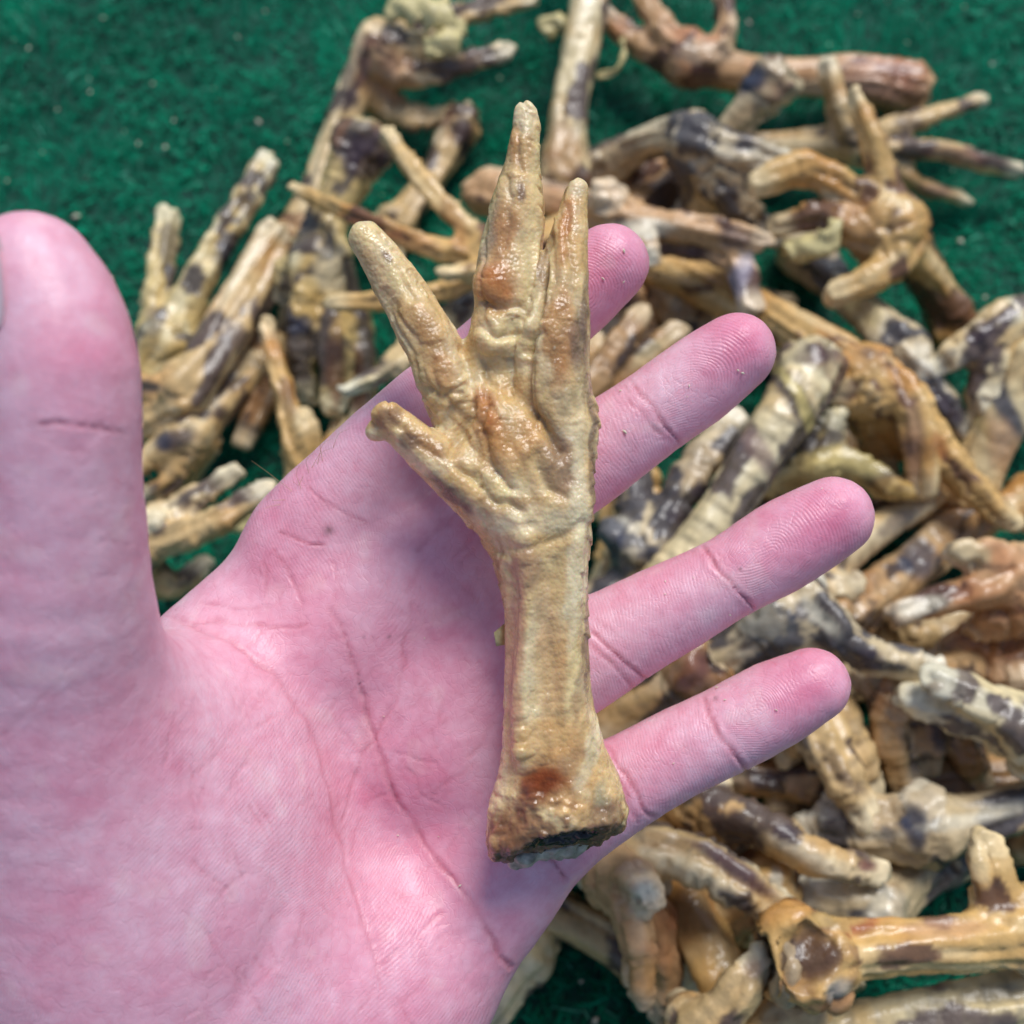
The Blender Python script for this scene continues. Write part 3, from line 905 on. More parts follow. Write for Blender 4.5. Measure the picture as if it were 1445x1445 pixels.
    for x, y, sx, sy, an, c, al, g in (
        (836, 640, 5, 110, 0, PU, .6, 0), (826, 470, 4, 90, 0, PU, .5, 0), (766, 390, 4, 80, 4, (.22, .12, .07), .6, 0), (703, 880, 5, 110, 0, BR, .6, 0), (690, 340, 7, 60, -14, (.40, .30, .20), .6, .3), (828, 900, 5, 80, 0, PU, .5, 0), (770, 880, 12, 50, 0, (.60, .38, .22), .5, .1), (698, 402, 28, 34, 0, OR, .9, .5), (712, 330, 17, 46, -8, (.46, .21, .075), .65, .2), (733, 268, 7, 15, 5, PU, .8, 0), (752, 330, 10, 130, -3, YE, .6, 0), (741, 158, 18, 26, 0, PA, .8, .1), (722, 200, 8, 26, 10, OR, .35, .1),  # narrow dark streak between the middle and right toes is painted gap shade
        (715, 470, 26, 22, 0, YE, .5, .1), (790, 480, 22, 66, -4, (.43, .19, .06), .7, .2), (800, 322, 9, 42, -10, OR, .55, .2), (817, 480, 9, 44, 0, PU, .55, 0), (814, 258, 15, 16, 0, PA, .8, .1), (760, 480, 9, 60, 12, PA, .4, 0), (775, 590, 22, 20, 0, BR, .35, 0),
        (607, 474, 15, 40, 28, BR, .55, .1), (624, 522, 17, 22, 10, OR, .4, .1), (545, 366, 6, 12, 30, PU, .6, 0), (512, 332, 22, 16, 35, YE, .6, .3), (565, 400, 12, 30, 35, YE, .5, 0),
        (600, 628, 34, 12, -40, BR, .65, .1), (640, 700, 40, 9, -45, PU, .75, 0), (575, 622, 12, 12, 0, PU, .5, 0), (545, 588, 22, 15, 20, (.30, .17, .09), .75, .3), (521, 614, 10, 12, 0, PA, .8, 0),
        (692, 592, 20, 44, 18, OR, .8, .3), (725, 625, 46, 34, 20, (.52, .27, .09), .7, .1), (792, 652, 24, 36, 10, (.28, .15, .085), .6, 0), (690, 690, 36, 14, -40, YE, .5, .1), (750, 735, 66, 18, 5, PA, .6, .2), (816, 740, 11, 130, 0, PA, .65, .1),
        (746, 805, 18, 34, 0, (.36, .20, .115), .6, .1), (727, 930, 13, 130, -2, (.57, .33, .19), .7, .1), (748, 930, 10, 60, -6, PA, .5, 0), (808, 850, 8, 70, 0, PA, .55, 0), (806, 960, 10, 60, -8, YE, .6, .1), (820, 960, 7, 60, -8, PU, .3, 0), (835, 1060, 9, 60, -22, PA, .6, .1),
        (780, 960, 18, 70, 0, (.55, .32, .14), .55, .1), (775, 1045, 40, 30, 0, (.56, .30, .10), .6, .2), (768, 1104, 38, 30, 0, AM, .92, .6), (766, 1100, 26, 18, 0, (.22, .05, .01), .9, .3), (738, 1140, 15, 34, -10, (.20, .06, .025), .85, .5), (800, 1130, 24, 16, 0, (.62, .36, .13), .6, .3), (770, 1160, 36, 14, 0, YE, .5, .3),
        (855, 1150, 22, 24, 0, (.16, .085, .055), .75, .3), (850, 1120, 12, 16, 0, (.40, .36, .22), .6, .1), (710, 1180, 16, 40, 0, (.34, .17, .07), .7, .3), (760, 1192, 50, 12, 4, (.14, .07, .04), .8, .3), (830, 1175, 28, 9, 12, (.10, .05, .04), .8, .4)):
        a = math.radians(an)
        dx, dy = px + jx - x, py + jy - y
        u = dx * math.cos(a) - dy * math.sin(a); v = dx * math.sin(a) + dy * math.cos(a)
        q = (u / sx) ** 2 + (v / sy) ** 2
        w = min(.96, al * 1.3) * (1 - sstep(0.15, 2.1, q)) * np.clip(.85 + .5 * n2, 0, 1)
        w = w[:, None]
        col = col * (1 - w) + np.array(c) * w
        gloss += g * w[:, 0]
    # white dried dots
    dots = sstep(0.80, 0.92, vnoise(V, 0.0010, 121)) * np.clip(pads * .7, 0, 1) * face
    col = col * (1 - .7 * dots[:, None]) + np.array([.8, .72, .55]) * .7 * dots[:, None]
    # crust of dried blood and flesh round the saw face
    nn = fbm(V, .0030, 141, 3)
    crust = np.clip(sstep(1105, 1150, py + 0.14 * (px - 785)) * sstep(-.15, .25, nn + .35 * sstep(1135, 1175, py)), 0, 1) * .8
    w = crust[:, None]
    col = col * (1 - w) + (np.array([.20, .085, .040]) * (1 + .8 * fbm(V, .0018, 142))[:, None]) * w
    w = (sawf * .85)[:, None]
    col = col * (1 - w) + np.clip(np.array([.13, .075, .050]) * (1 + 1.3 * fbm(V, .0022, 143))[:, None], .01, 1) * w
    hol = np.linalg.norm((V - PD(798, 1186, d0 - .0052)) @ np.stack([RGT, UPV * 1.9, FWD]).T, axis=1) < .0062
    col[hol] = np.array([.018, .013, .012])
    col = np.clip(col, .008, .85)
    gloss += .35 * crust
    org = PD(784, 1200, .2)
    me = make_mesh('held_chicken_foot', V - org, Q, M_HELD, {'col': col, 'gloss': np.clip(gloss, 0, 1)})
    foot = link('chicken_foot', me, loc=org, label='dried chicken foot lying sole up across the open hand', cat='chicken foot', group='dried chicken feet')

    # sawn bone: a rough grey slab filling the lower lip of the cut
    e1 = RGT - nrm * (RGT @ nrm); e1 /= np.linalg.norm(e1)
    e2 = np.cross(nrm, e1)
    if e2 @ FWD < 0: e2 = -e2
    bx = np.stack([e1, e2, nrm])
    c = PD(785, 1195, d0) + e2 * .0048 + e1 * .0005
    G = Field(c - .016, c + .016, 0.0006)
    G.ball(c, (.0078, .0036, .0011), .0008, bx)
    G.ball(c - e1 * .0068 - e2 * .001, (.0022, .0028, .0013), .0012, bx)
    bv, bq = G.mesh()
    bn = normals(bv, bq)
    bv = bv + bn * (0.0011 * fbm(bv, 0.003, 131) + .0006 * vnoise(bv, .0012, 133))[:, None]
    link('cut_bone', make_mesh('cut_bone', bv - org, bq, M_BONE), foot)
    # loose pale flake that sticks out beside the shank
    f0 = [PD(712, 880, d0 + .004), PD(697, 893, d0 + .003), PD(700, 912, d0 + .003), PD(714, 910, d0 + .004)]
    vs = np.array(f0 + [p + FWD * .0008 for p in f0])
    link('skin_flake', make_mesh('skin_flake', vs - org, [(3, 2, 1, 0), (4, 5, 6, 7), (0, 1, 5, 4), (1, 2, 6, 5), (2, 3, 7, 6), (3, 0, 4, 7)], M_FLAP), foot)

build_held()

# ------------------------------------------------------------------ the pile
TAN, GOLD, AMBER, RED, GREY, CREAM, BROWN = 'tan', 'gold', 'amber', 'red', 'grey', 'cream', 'brown'
PAL = {   # base, second tone, pale tone, bruise, bruise share
    TAN:   ((.63, .43, .195), (.52, .28, .095), (.82, .71, .47), (.060, .040, .042), .34),
    GOLD:  ((.66, .49, .205), (.54, .34, .105), (.82, .74, .48), (.055, .046, .052), .42),
    AMBER: ((.64, .395, .140), (.55, .245, .060), (.80, .63, .35), (.13, .060, .038), .22),
    RED:   ((.58, .345, .165), (.48, .180, .070), (.78, .62, .41), (.075, .035, .032), .28),
    GREY:  ((.60, .47, .275), (.42, .30, .170), (.80, .73, .56), (.040, .040, .056), .54),
    CREAM: ((.72, .58, .320), (.60, .40, .165), (.84, .78, .57), (.075, .050, .055), .32),
    BROWN: ((.46, .275, .120), (.34, .155, .052), (.68, .53, .32), (.038, .027, .027), .40),
}
GROUP = 'dried chicken feet'
VOX = 0.00115

def bone_mesh():
    """rough ring of sawn bone with a dark hollow, facing +Z, radius about 0.01"""
    u = 0.01
    F = Field((-1.5 * u, -1.5 * u, -1.0 * u), (1.5 * u, 1.5 * u, 1.0 * u), 0.11 * u)
    a = np.linspace(0, 2 * math.pi, 15)
    F.chain(u * np.stack([.66 * np.cos(a), .60 * np.sin(a), .06 * np.sin(3 * a), .27 + .07 * np.cos(2 * a)], 1), .08 * u, .6 * u)
    F.chain(u * np.array([[-.5, -.3, -.1, .2], [.5, .3, -.12, .2]]), .15 * u, .6 * u)
    F.chain(u * np.array([[-.4, .1, -.35, .35], [.4, -.1, -.35, .35]]), .2 * u, .6 * u)
    V, Q = F.mesh()
    N = normals(V, Q)
    V = V + N * u * (.16 * fbm(V, .5 * u, 5) + .08 * vnoise(V, .2 * u, 6))[:, None]
    r = np.hypot(V[:, 0], V[:, 1]) / u
    dark = (1 - sstep(.25, .62, r)) * .92
    col = np.array([.42, .31, .18])[None] * (1 + .45 * fbm(V, .4 * u, 8))[:, None]
    col = col * (1 - dark[:, None]) + np.array([.03, .022, .02]) * dark[:, None]
    return make_mesh('cut_bone', V, Q, M_FOOT, {'col': np.clip(col, 0.01, .9), 'gloss': np.full(len(V), .35)})

BONE = bone_mesh()

def zrow(p, r):
    return [*PZ(*p), r]

def chicken_foot(seed, label, pal, shank, toes, s=1.0, tw=1.0, cut=True, ring=0.5, cr=1.0, marks=(), bulge=1.0, crater=()):
    """shank: (px,py,z mm) from the cut end to the ankle; toes: (px,py,z) from the ankle out; s, tw: thickness of shank and toes"""
    rs = np.random.default_rng(seed)
    n = len(shank)
    s = 0.38 + 0.62 * s
    tw = (0.35 + 0.65 * tw) * .91
    bulge = .45 + .55 * bulge
    rad = [8.9 * cr, 7.6, 6.5, 6.2, 6.6, 7.2]
    S = []
    for i, p in enumerate(shank):
        t = i / (n - 1)
        S.append(zrow(p, np.interp(t, [0, .12, .3, .55, .8, 1], rad) * s * 0.001))
    S = spline(S, 0.003)
    chains = [S]
    for tp in toes:
        rows = []
        m = len(tp)
        for i, p in enumerate(tp):
            t = i / (m - 1)
            rows.append(zrow(p, np.interp(t, [0, .2, .5, .8, 1], [5.4, 5.0, 4.7, 4.2, 3.6]) * tw * s ** .5 * 0.001))
        C = spline(rows, 0.0025)
        # pull the root into the ankle
        C = np.vstack([np.append(S[-1, :3] * .75 + C[0, :3] * .25, 0.0062 * s), C])
        arc = np.append(0, np.cumsum(np.linalg.norm(np.diff(C[:, :3], axis=0), axis=1)))
        C[:, 3] *= 1 + 0.075 * np.sin(arc / 0.0105 * 2 * math.pi + rs.uniform(0, 6)) * np.clip(arc / .01, 0, 1)
        chains.append(C)
    A = np.vstack(chains)
    lift = max(0.0, -((A[:, 2] - A[:, 3]).min()) + 0.0008)
    for C in chains:
        C[:, 2] += np.maximum(0, C[:, 3] + 0.0006 - C[:, 2])          # nothing sinks into the turf
    A = np.vstack(chains)
    F = Field((A[:, :3] - A[:, 3:]).min(0) - .004, (A[:, :3] + A[:, 3:]).max(0) + .004, VOX)
    F.chain(S, 0.003, .005)
    for C in chains[1:]:
        F.chain(C, 0.0032, .005)
    pc = S[-1, :3] * .8 + np.mean([c[min(3, len(c) - 1), :3] for c in chains[1:]] or [S[-1, :3]], axis=0) * .2
    F.ball(pc, 0.0082 * s * bulge, .004)
    if cut:
        u = S[0, :3] - S[2, :3]; u /= np.linalg.norm(u)
        F.ball(S[0, :3] + u * S[0, 3] * .95, (S[0, 3] * .62,) * 3, .0012, sub=True)
    for p, r in crater:
        F.ball(PZ(*p), r, .001, sub=True)
    V, Q = F.mesh()
    V = relax(V, Q, 1, 0.4)
    N = normals(V, Q)
    # nearest point on the skeleton: arc length, offset, distance from the tip
    arc, off, tip, ish = skel(V, chains)
    st = off + (arc * 0.13)[:, None] * np.array([.5, .6, .62])        # skin grain runs along the limb
    sd = seed * 13
    on = off / np.maximum(np.linalg.norm(off, axis=1), 1e-9)[:, None]
    r1 = rs.normal(size=3); r1 /= np.linalg.norm(r1)
    r2 = rs.normal(size=3); r2 /= np.linalg.norm(r2)
    disp = -.0002 + .00040 * fbm(V, .0085, sd + 1) + .00060 * fbm(st, .0040, sd + 2, 3) + .00013 * fbm(V, .0030, sd + 3)
    disp += .00075 * ((on @ r1) ** 2 * 2 - .7) + .0005 * np.cos(3 * (on @ r2) * 2 + arc * 60)       # shrunken, uneven section
    disp -= .00100 * sstep(.55, 1.0, 1 - np.abs(fbm(st, .0065, sd + 8, 2)) * 2.2)                  # furrows along the tendons
    disp -= .00030 * sstep(.6, 1.0, 1 - np.abs(fbm(V, .0075, sd + 9, 2)) * 2.4)                    # wrinkles
    # overlapping scutes on the upper side of some limbs, rings on the toes
    side = np.clip((N @ np.array([rs.normal(0, .35), rs.normal(0, .35) - .15, 1.0])) * 1.4, 0, 1)
    per = 0.0050 * s
    q = ((arc + .0007 * vnoise(V, .006, sd + 4)) / per) % 1
    disp += ring * side * .00050 * (q ** .6 - .55)
    if cut:
        disp += (ish & (arc < .016)) * (1 - sstep(.006, .016, arc)) * (.0013 * fbm(V, .0050, sd + 14, 3))      # ragged rim
    for p, r in crater:
        disp += (1 - sstep(r * .9, r * 1.5, np.linalg.norm(V - PZ(*p), axis=1))) * (.0016 * fbm(V, .0042, sd + 15, 3))
    V = V + N * disp[:, None]
    base, second, pale, bruise, share = (np.array(c) if isinstance(c, tuple) else c for c in PAL[pal])
    n1, n2, n3 = fbm(V, .016, sd + 5), fbm(st, .0060, sd + 6), fbm(V * .6 + st * .4, .0085, sd + 7, 4)
    col = base[None] * (1 + .15 * n2)[:, None]
    def lay(c, w):
        nonlocal col
        w = np.clip(w, 0, 1)[:, None]
        col = col * (1 - w) + np.asarray(c) * w
    lay(second, sstep(-.05, .45, n1) * .75)
    lay(pale, sstep(.08, .5, n2) * .6)
    lay(pale * .9 + .05, (1 - q) ** 3 * side * ring * .12)
    lay(bruise, sstep(.35 - share * .75, .44 - share * .62, n3) * .90)
    lay(bruise * .6 + base * .25, ((q < .14) | (q > .95)) * side * np.minimum(ring, 1) * .32)
    lay(pale * 1.04, (1 - sstep(.001, .0075, tip)) * .75)
    if cut:
        lay((.20, .085, .035), (ish & (arc < .006)) * sstep(-.2, .4, n2) * .8)
        lay((.03, .02, .018), (np.linalg.norm(V - S[0, :3] - u * S[0, 3] * .5, axis=1) < S[0, 3] * .58) * .85)
    px, py, dep = project(V)
    jx, jy = 12 * n3, 12 * n2
    for x, y, sx, sy, an, c, al in marks:
        a = math.radians(an)
        dx, dy = px + jx - x, py + jy - y
        uu = dx * math.cos(a) - dy * math.sin(a); vv = dx * math.sin(a) + dy * math.cos(a)
        lay(c, al * (1 - sstep(.4, 1.8, (uu / sx) ** 2 + (vv / sy) ** 2)))
    gloss = np.clip(.58 + .5 * n2 + .25 * n1, 0, 1)
    org = np.array([*A[:, :2].mean(0), (A[:, 2] - A[:, 3]).min()])
    o = link('chicken_foot', make_mesh('chicken_foot', V - org, Q, M_FOOT, {'col': np.clip(col, .008, .85), 'gloss': gloss}), loc=org, label=label, cat='chicken foot', group=GROUP)
    if cut:
        b = link('cut_bone', BONE, o, loc=S[0, :3] + u * S[0, 3] * .42 - org)
        b.rotation_euler = Vector(u).to_track_quat('Z', 'Y').to_euler()
        b.scale = (S[0, 3] * 78,) * 3
    return o, S, chains

def flap(parent, pts, thick=0.0009, seed=1):
    """a curled scrap of loose pale skin through the given points (px,py,z, width mm)"""
    C = spline([[*PZ(*p[:3]), p[3] * .001] for p in pts], .0012)
    r = np.random.default_rng(seed)
    vs, qs = [], []
    W = 9
    for i, c in enumerate(C):
        d = C[min(i + 1, len(C) - 1), :3] - C[max(i - 1, 0), :3]
        d /= np.linalg.norm(d)
        b = np.cross(d, FWD); b /= np.linalg.norm(b)
        nn = np.cross(b, d)
        for k in (0, 1):
            for j in range(W):
                v = j / (W - 1) * 2 - 1
                e = .72 * c[3] * (1 + .25 * math.sin(i * .9 + seed) * (j in (0, W - 1)) + .2 * r.normal())
                vs.append(c[:3] + b * v * e + nn * (e * .45 * v * v + .0006 * math.sin(i * .8 + 3 * v) - k * thick))
    m = 2 * W
    for i in range(len(C) - 1):
        for j in range(W - 1):
            a = i * m + j
            qs.append((a, a + 1, a + 1 + m, a + m))
            a += W
            qs.append((a + m, a + 1 + m, a + 1, a))
        a = i * m
        qs.append((a + m, a + W + m, a + W, a)); qs.append((a + W - 1, a + m - 1, a + 2 * m - 1, a + m + W - 1))
    e = (len(C) - 1) * m
    for j in range(W - 1):
        qs.append((j + 1, j, j + W, j + W + 1)); qs.append((e + j, e + j + 1, e + j + W + 1, e + j + W))
    org = np.array(parent.location)
    return link('skin_flap', make_mesh('skin_flap', np.array(vs) - org, qs, M_FLAP), parent)

BLU = (.045, .050, .075); PUR = (.055, .035, .045); WHT = (.72, .66, .50); YEL = (.66, .52, .19); ORG = (.44, .16, .045); BRN = (.20, .095, .045)

# --- left of the held foot
chicken_foot(1, 'golden foot with blue-grey bruises, its two toes reaching over the turf by the thumb', GOLD,
    [(90, 610, 12), (150, 575, 14), (200, 535, 17), (235, 490, 20)],
    [[(220, 470, 20), (222, 400, 22), (238, 305, 22)], [(255, 450, 22), (290, 380, 26), (335, 300, 27), (378, 226, 27)], [(265, 490, 16), (300, 470, 12), (330, 440, 8)]], 1.25, 1.2, bulge=1.2,
    marks=((238, 345, 14, 30, 0, BLU, .6), (215, 455, 14, 22, 0, BLU, .6), (320, 365, 18, 22, 0, BLU, .6), (345, 290, 14, 14, 0, PUR, .5)))
chicken_foot(2, 'tan foot with its cut shank pointing up, toes pushed under the thumb', TAN,
    [(402, 350, 22), (365, 410, 26), (325, 470, 30), (285, 525, 32), (255, 560, 32)],
    [[(240, 555, 33), (205, 545, 33), (165, 535, 30)], [(240, 580, 30), (205, 600, 27), (160, 625, 22)], [(385, 335, 30), (388, 322, 32)]], .95,
    marks=((345, 490, 16, 34, 30, PUR, .8), (205, 545, 22, 8, 0, BLU, .7)))
chicken_foot(3, 'tan foot with dark blotches lying below the cut shank near the thumb', TAN,
    [(372, 500, 12), (335, 545, 18), (290, 590, 23), (265, 612, 25)],
    [[(250, 615, 26), (220, 635, 27), (170, 680, 26)], [(262, 640, 22), (240, 680, 22), (200, 705, 20)], [(285, 630, 18), (250, 690, 14), (190, 760, 10)]], 1.05,
    marks=((245, 622, 26, 14, 10, PUR, .8), (230, 625, 12, 12, 0, BLU, .8)))
o, _, _ = chicken_foot(4, 'tan foot with two parallel toes low in the gap between thumb and palm', TAN,
    [(60, 850, 20), (120, 820, 25), (175, 785, 30)],
    [[(205, 745, 32), (265, 712, 34), (325, 668, 36)], [(205, 775, 32), (300, 738, 38), (374, 690, 38)], [(205, 800, 22), (245, 830, 16), (288, 795, 12)], [(190, 735, 34), (214, 735, 38)]], 1.0, 1.15)
flap(o, ((330, 740, 14, 5), (350, 735, 15, 6), (375, 730, 12, 4)), seed=4)
chicken_foot(5, 'orange-tan foot with one long upright toe beside the index finger', AMBER,
    [(520, 740, 8), (480, 700, 12), (445, 670, 18)],
    [[(425, 680, 22), (412, 620, 28), (398, 550, 31), (376, 462, 32)], [(440, 650, 22), (440, 620, 28), (430, 588, 32)], [(470, 640, 14), (480, 600, 14)]], .95, .95, marks=((405, 560, 12, 30, 10, PUR, .45),))
o, _, _ = chicken_foot(6, 'foot with a purple cut end up high and two brown ringed toes hanging down', GOLD,
    [(512, 205, 42), (485, 260, 39), (460, 315, 35), (450, 365, 32)],
    [[(435, 420, 32), (425, 490, 26), (435, 560, 16)], [(468, 430, 28), (476, 490, 26), (474, 575, 20)], [(495, 430, 24), (508, 510, 20), (511, 595, 12)], [(415, 380, 30), (400, 420, 24)]], 1.15, 1.2, ring=1.0, bulge=1.45,
    marks=((520, 218, 30, 34, 0, PUR, .85), (425, 455, 18, 14, 0, BLU, .8), (475, 520, 12, 60, 0, BRN, .85), (508, 540, 12, 50, 0, BRN, .75), (468, 380, 24, 30, 0, WHT, .4)))
o, _, _ = chicken_foot(7, 'big tan foot bending over at the top, yellow loose skin on its ankle', TAN,
    [(425, 345, 10), (452, 270, 12), (478, 190, 16), (505, 120, 22), (535, 70, 28)],
    [[(560, 60, 32), (600, 60, 34), (640, 40, 32)], [(570, 105, 28), (630, 95, 28), (715, 74, 27)], [(545, 150, 16), (600, 168, 17), (656, 156, 17)], [(575, 50, 28), (660, 20, 22), (750, 2, 20)]], 1.3, 1.05, bulge=1.35,
    marks=((530, 90, 30, 40, 20, RED and (.30, .13, .07), .5), (490, 110, 10, 40, 20, PUR, .6), (560, 110, 26, 40, 0, (.42, .20, .10), .6)))
flap(o, ((545, 15, 42, 5), (580, 8, 46, 7), (620, 20, 46, 7), (640, 48, 40, 5)), seed=7)
flap(o, ((600, 70, 40, 4), (630, 55, 43, 6), (648, 30, 40, 4)), seed=8)
chicken_foot(8, 'foot with a dark purple top end, half hidden behind the orange toes', TAN,
    [(648, 178, 14), (620, 235, 12), (585, 285, 11), (560, 315, 10)], [[(550, 330, 10), (530, 370, 8)], [(560, 335, 10), (560, 375, 8)], [(545, 315, 10), (515, 330, 8)]], .95,
    marks=((652, 185, 16, 22, 0, PUR, .9),))
chicken_foot(9, 'orange foot with slim spread toes just behind the held foot', AMBER,
    [(860, 300, 30), (800, 322, 38), (745, 345, 46), (705, 356, 50)],
    [[(670, 360, 52), (600, 345, 52), (500, 303, 50), (417, 263, 46)], [(690, 345, 52), (640, 306, 54), (600, 260, 55), (549, 190, 55)], [(675, 392, 48), (610, 415, 47), (540, 425, 46), (472, 428, 45)], [(700, 380, 54), (660, 383, 58), (630, 385, 59)]], .9, .9, ring=.2, cut=False,
    marks=((560, 330, 60, 14, -18, ORG, .5), (640, 320, 12, 40, 25, ORG, .4)))
chicken_foot(10, 'slender pale toe curling beside the index finger', CREAM, [(690, 420, 26), (640, 450, 34), (605, 470, 40)],
    [[(590, 485, 42), (545, 525, 43), (490, 552, 41)], [(600, 450, 36), (590, 440, 34)]], .8, .9, cut=False, marks=((540, 520, 20, 12, 0, PUR, .4),))
chicken_foot(11, 'brown ringed toe in the dark gap behind the upright orange toe', BROWN, [(430, 450, 8), (405, 490, 10), (388, 520, 12)],
    [[(380, 540, 14), (362, 580, 14), (340, 625, 12)], [(400, 540, 8), (410, 580, 6)]], .85, 1.0, cut=False)

# --- top edge
o, _, _ = chicken_foot(12, 'upright pale shank at the top edge directly above the held foot', CREAM,
    [(799, 256, 18), (800, 200, 22), (803, 150, 26), (815, 90, 30), (832, 10, 34), (848, -60, 36)],
    [[(850, -90, 36), (840, -150, 34), (830, -200, 30)], [(865, -90, 36), (890, -140, 34), (910, -190, 30)], [(835, -80, 34), (800, -100, 30), (770, -110, 26)]], 1.3, cr=1.05, ring=.2,
    marks=((795, 215, 26, 40, 0, (.42, .22, .09), .7), (830, 170, 8, 20, 0, PUR, .4)))
flap(o, ((842, 108, 26, 2), (868, 100, 28, 1.2), (880, 78, 30, 1.0), (878, 55, 30, 1.0)), seed=12)
flap(o, ((765, 45, 26, 4), (782, 30, 28, 5), (800, 35, 28, 4)), seed=13)
chicken_foot(13, 'reddish foot lying across the top right of the heap, toes pointing up', RED,
    [(1285, 128, 13), (1220, 112, 15), (1130, 108, 18), (1040, 100, 21), (975, 88, 24)],
    [[(960, 70, 26), (935, 40, 28), (900, -15, 28)], [(1000, 75, 28), (1022, 45, 31), (1016, -20, 32)], [(935, 82, 22), (890, 55, 22), (850, 20, 24)]], 1.2, 1.15, ring=.1, bulge=1.1,
    marks=((1240, 112, 50, 30, 0, (.44, .20, .13), .6), (960, 120, 60, 12, 0, BRN, .6), (1000, 75, 40, 16, 0, (.66, .46, .28), .6)))
chicken_foot(14, 'hollow cut shank with a blue-black rim standing up in the top right', GREY,
    [(1090, 118, 42), (1062, 150, 38), (1035, 185, 32), (1010, 240, 22)], [[(1000, 260, 20), (960, 300, 12)], [(1010, 270, 18), (1010, 320, 10)], [(990, 250, 20), (940, 270, 12)]], 1.1, cr=1.05,
    marks=((1058, 105, 22, 22, 0, BLU, .95), (1050, 170, 26, 26, 0, (.50, .34, .17), .8)))
chicken_foot(15, 'foot fanning three slim toes out over the turf at the right edge', TAN,
    [(1020, 225, 12), (1090, 212, 15), (1150, 204, 20), (1195, 200, 22)],
    [[(1235, 188, 24), (1310, 165, 23), (1384, 139, 21)], [(1245, 208, 22), (1330, 212, 22), (1380, 228, 19), (1434, 240, 17)], [(1250, 230, 18), (1300, 262, 13), (1363, 283, 9)], [(1190, 185, 28), (1178, 140, 34), (1166, 90, 38)]], 1.0, .95, cut=False,
    marks=((1280, 175, 20, 10, 0, PUR, .6), (1350, 222, 40, 12, -12, (.38, .17, .12), .6), (1310, 270, 30, 10, 0, (.28, .12, .10), .6), (1205, 195, 20, 16, 0, BLU, .5)))
chicken_foot(16, 'foot bent at the ankle like an elbow, grey speckled, top right of the held toes', GREY,
    [(848, 240, 18), (890, 212, 26), (930, 195, 34), (965, 188, 40)],
    [[(985, 200, 44), (1030, 220, 44), (1080, 245, 42)], [(1000, 225, 40), (1030, 275, 36), (1085, 335, 26)], [(985, 240, 36), (990, 285, 24), (1005, 315, 14)], [(1010, 205, 44), (1060, 215, 45), (1120, 235, 43)]], 1.1, 1.55, cut=False, ring=.6, bulge=1.2,
    marks=((870, 225, 40, 20, 30, (.36, .24, .12), .7), (1050, 205, 14, 12, 0, BLU, .8), (1085, 215, 30, 14, 0, WHT, .5)))
o, _, _ = chicken_foot(17, 'tan foot standing on the heap, one toe up, yellow torn skin at a curled toe', AMBER,
    [(1345, 458, 14), (1322, 415, 22), (1295, 370, 34), (1262, 335, 42)],
    [[(1255, 280, 50), (1232, 205, 58), (1206, 138, 62)], [(1215, 280, 50), (1140, 238, 54), (1067, 260, 52)], [(1205, 330, 48), (1160, 305, 46), (1096, 318, 42)], [(1265, 370, 46), (1230, 392, 46), (1176, 414, 44)], [(1240, 310, 50), (1255, 290, 50)]], 1.2, 1.05, ring=.15, bulge=1.75, cr=.9,
    marks=((1215, 310, 30, 30, 0, (.50, .24, .09), .6), (1240, 330, 40, 40, 0, (.58, .36, .13), .4)))
flap(o, ((1108, 345, 42, 4), (1140, 350, 46, 5.5), (1172, 338, 50, 5), (1182, 310, 52, 3)), seed=17)
chicken_foot(18, 'brown-tan foot with a pale scrap at its ankle, touching the index fingertip', RED,
    [(690, 272, 28), (760, 280, 36), (820, 295, 42), (865, 308, 45)],
    [[(900, 312, 48), (980, 320, 50), (1076, 341, 47)], [(890, 325, 46), (905, 348, 50), (917, 366, 50)], [(855, 298, 46), (855, 278, 52), (853, 264, 54)], [(930, 340, 40), (1030, 362, 43), (1060, 435, 42)]], 1.0, 1.25, ring=.1, cut=False,
    marks=((910, 320, 40, 14, 0, WHT, .8), (1035, 335, 24, 14, 0, PUR, .7), (1045, 395, 16, 36, -20, (.40, .36, .42), .7), (917, 360, 12, 14, 0, WHT, .8)))
chicken_foot(19, 'long amber foot running down right from the index tip to three bent toes', AMBER,
    [(925, 372, 16), (1000, 405, 26), (1080, 445, 36), (1160, 490, 43), (1215, 530, 46)],
    [[(1225, 570, 44), (1205, 562, 47), (1168, 553, 47)], [(1265, 545, 50), (1292, 600, 50), (1301, 692, 42)], [(1250, 590, 38), (1300, 645, 33), (1352, 708, 27)], [(1280, 560, 46), (1330, 640, 43), (1380, 698, 38), (1424, 736, 34)], [(1225, 600, 34), (1250, 660, 26)]], 1.25, 1.15, ring=.1, bulge=1.35, cut=False,
    marks=((1290, 620, 12, 60, 0, (.34, .20, .14), .6), (1325, 630, 12, 20, 30, ORG, .7), (1230, 510, 26, 20, 0, (.40, .24, .11), .5)))
chicken_foot(20, 'grey-brown foot with one dark banded toe, right of the amber foot', GREY,
    [(1130, 352, 10), (1180, 400, 20), (1225, 445, 30), (1265, 485, 36)],
    [[(1290, 510, 36), (1325, 560, 35), (1363, 613, 28)], [(1280, 500, 38), (1305, 520, 40)], [(1270, 520, 30), (1290, 570, 22)]], 1.15, 1.2, ring=.8, cut=False,
    marks=((1215, 435, 36, 20, -45, YEL, .5), (1340, 580, 30, 8, -50, PUR, .7)))
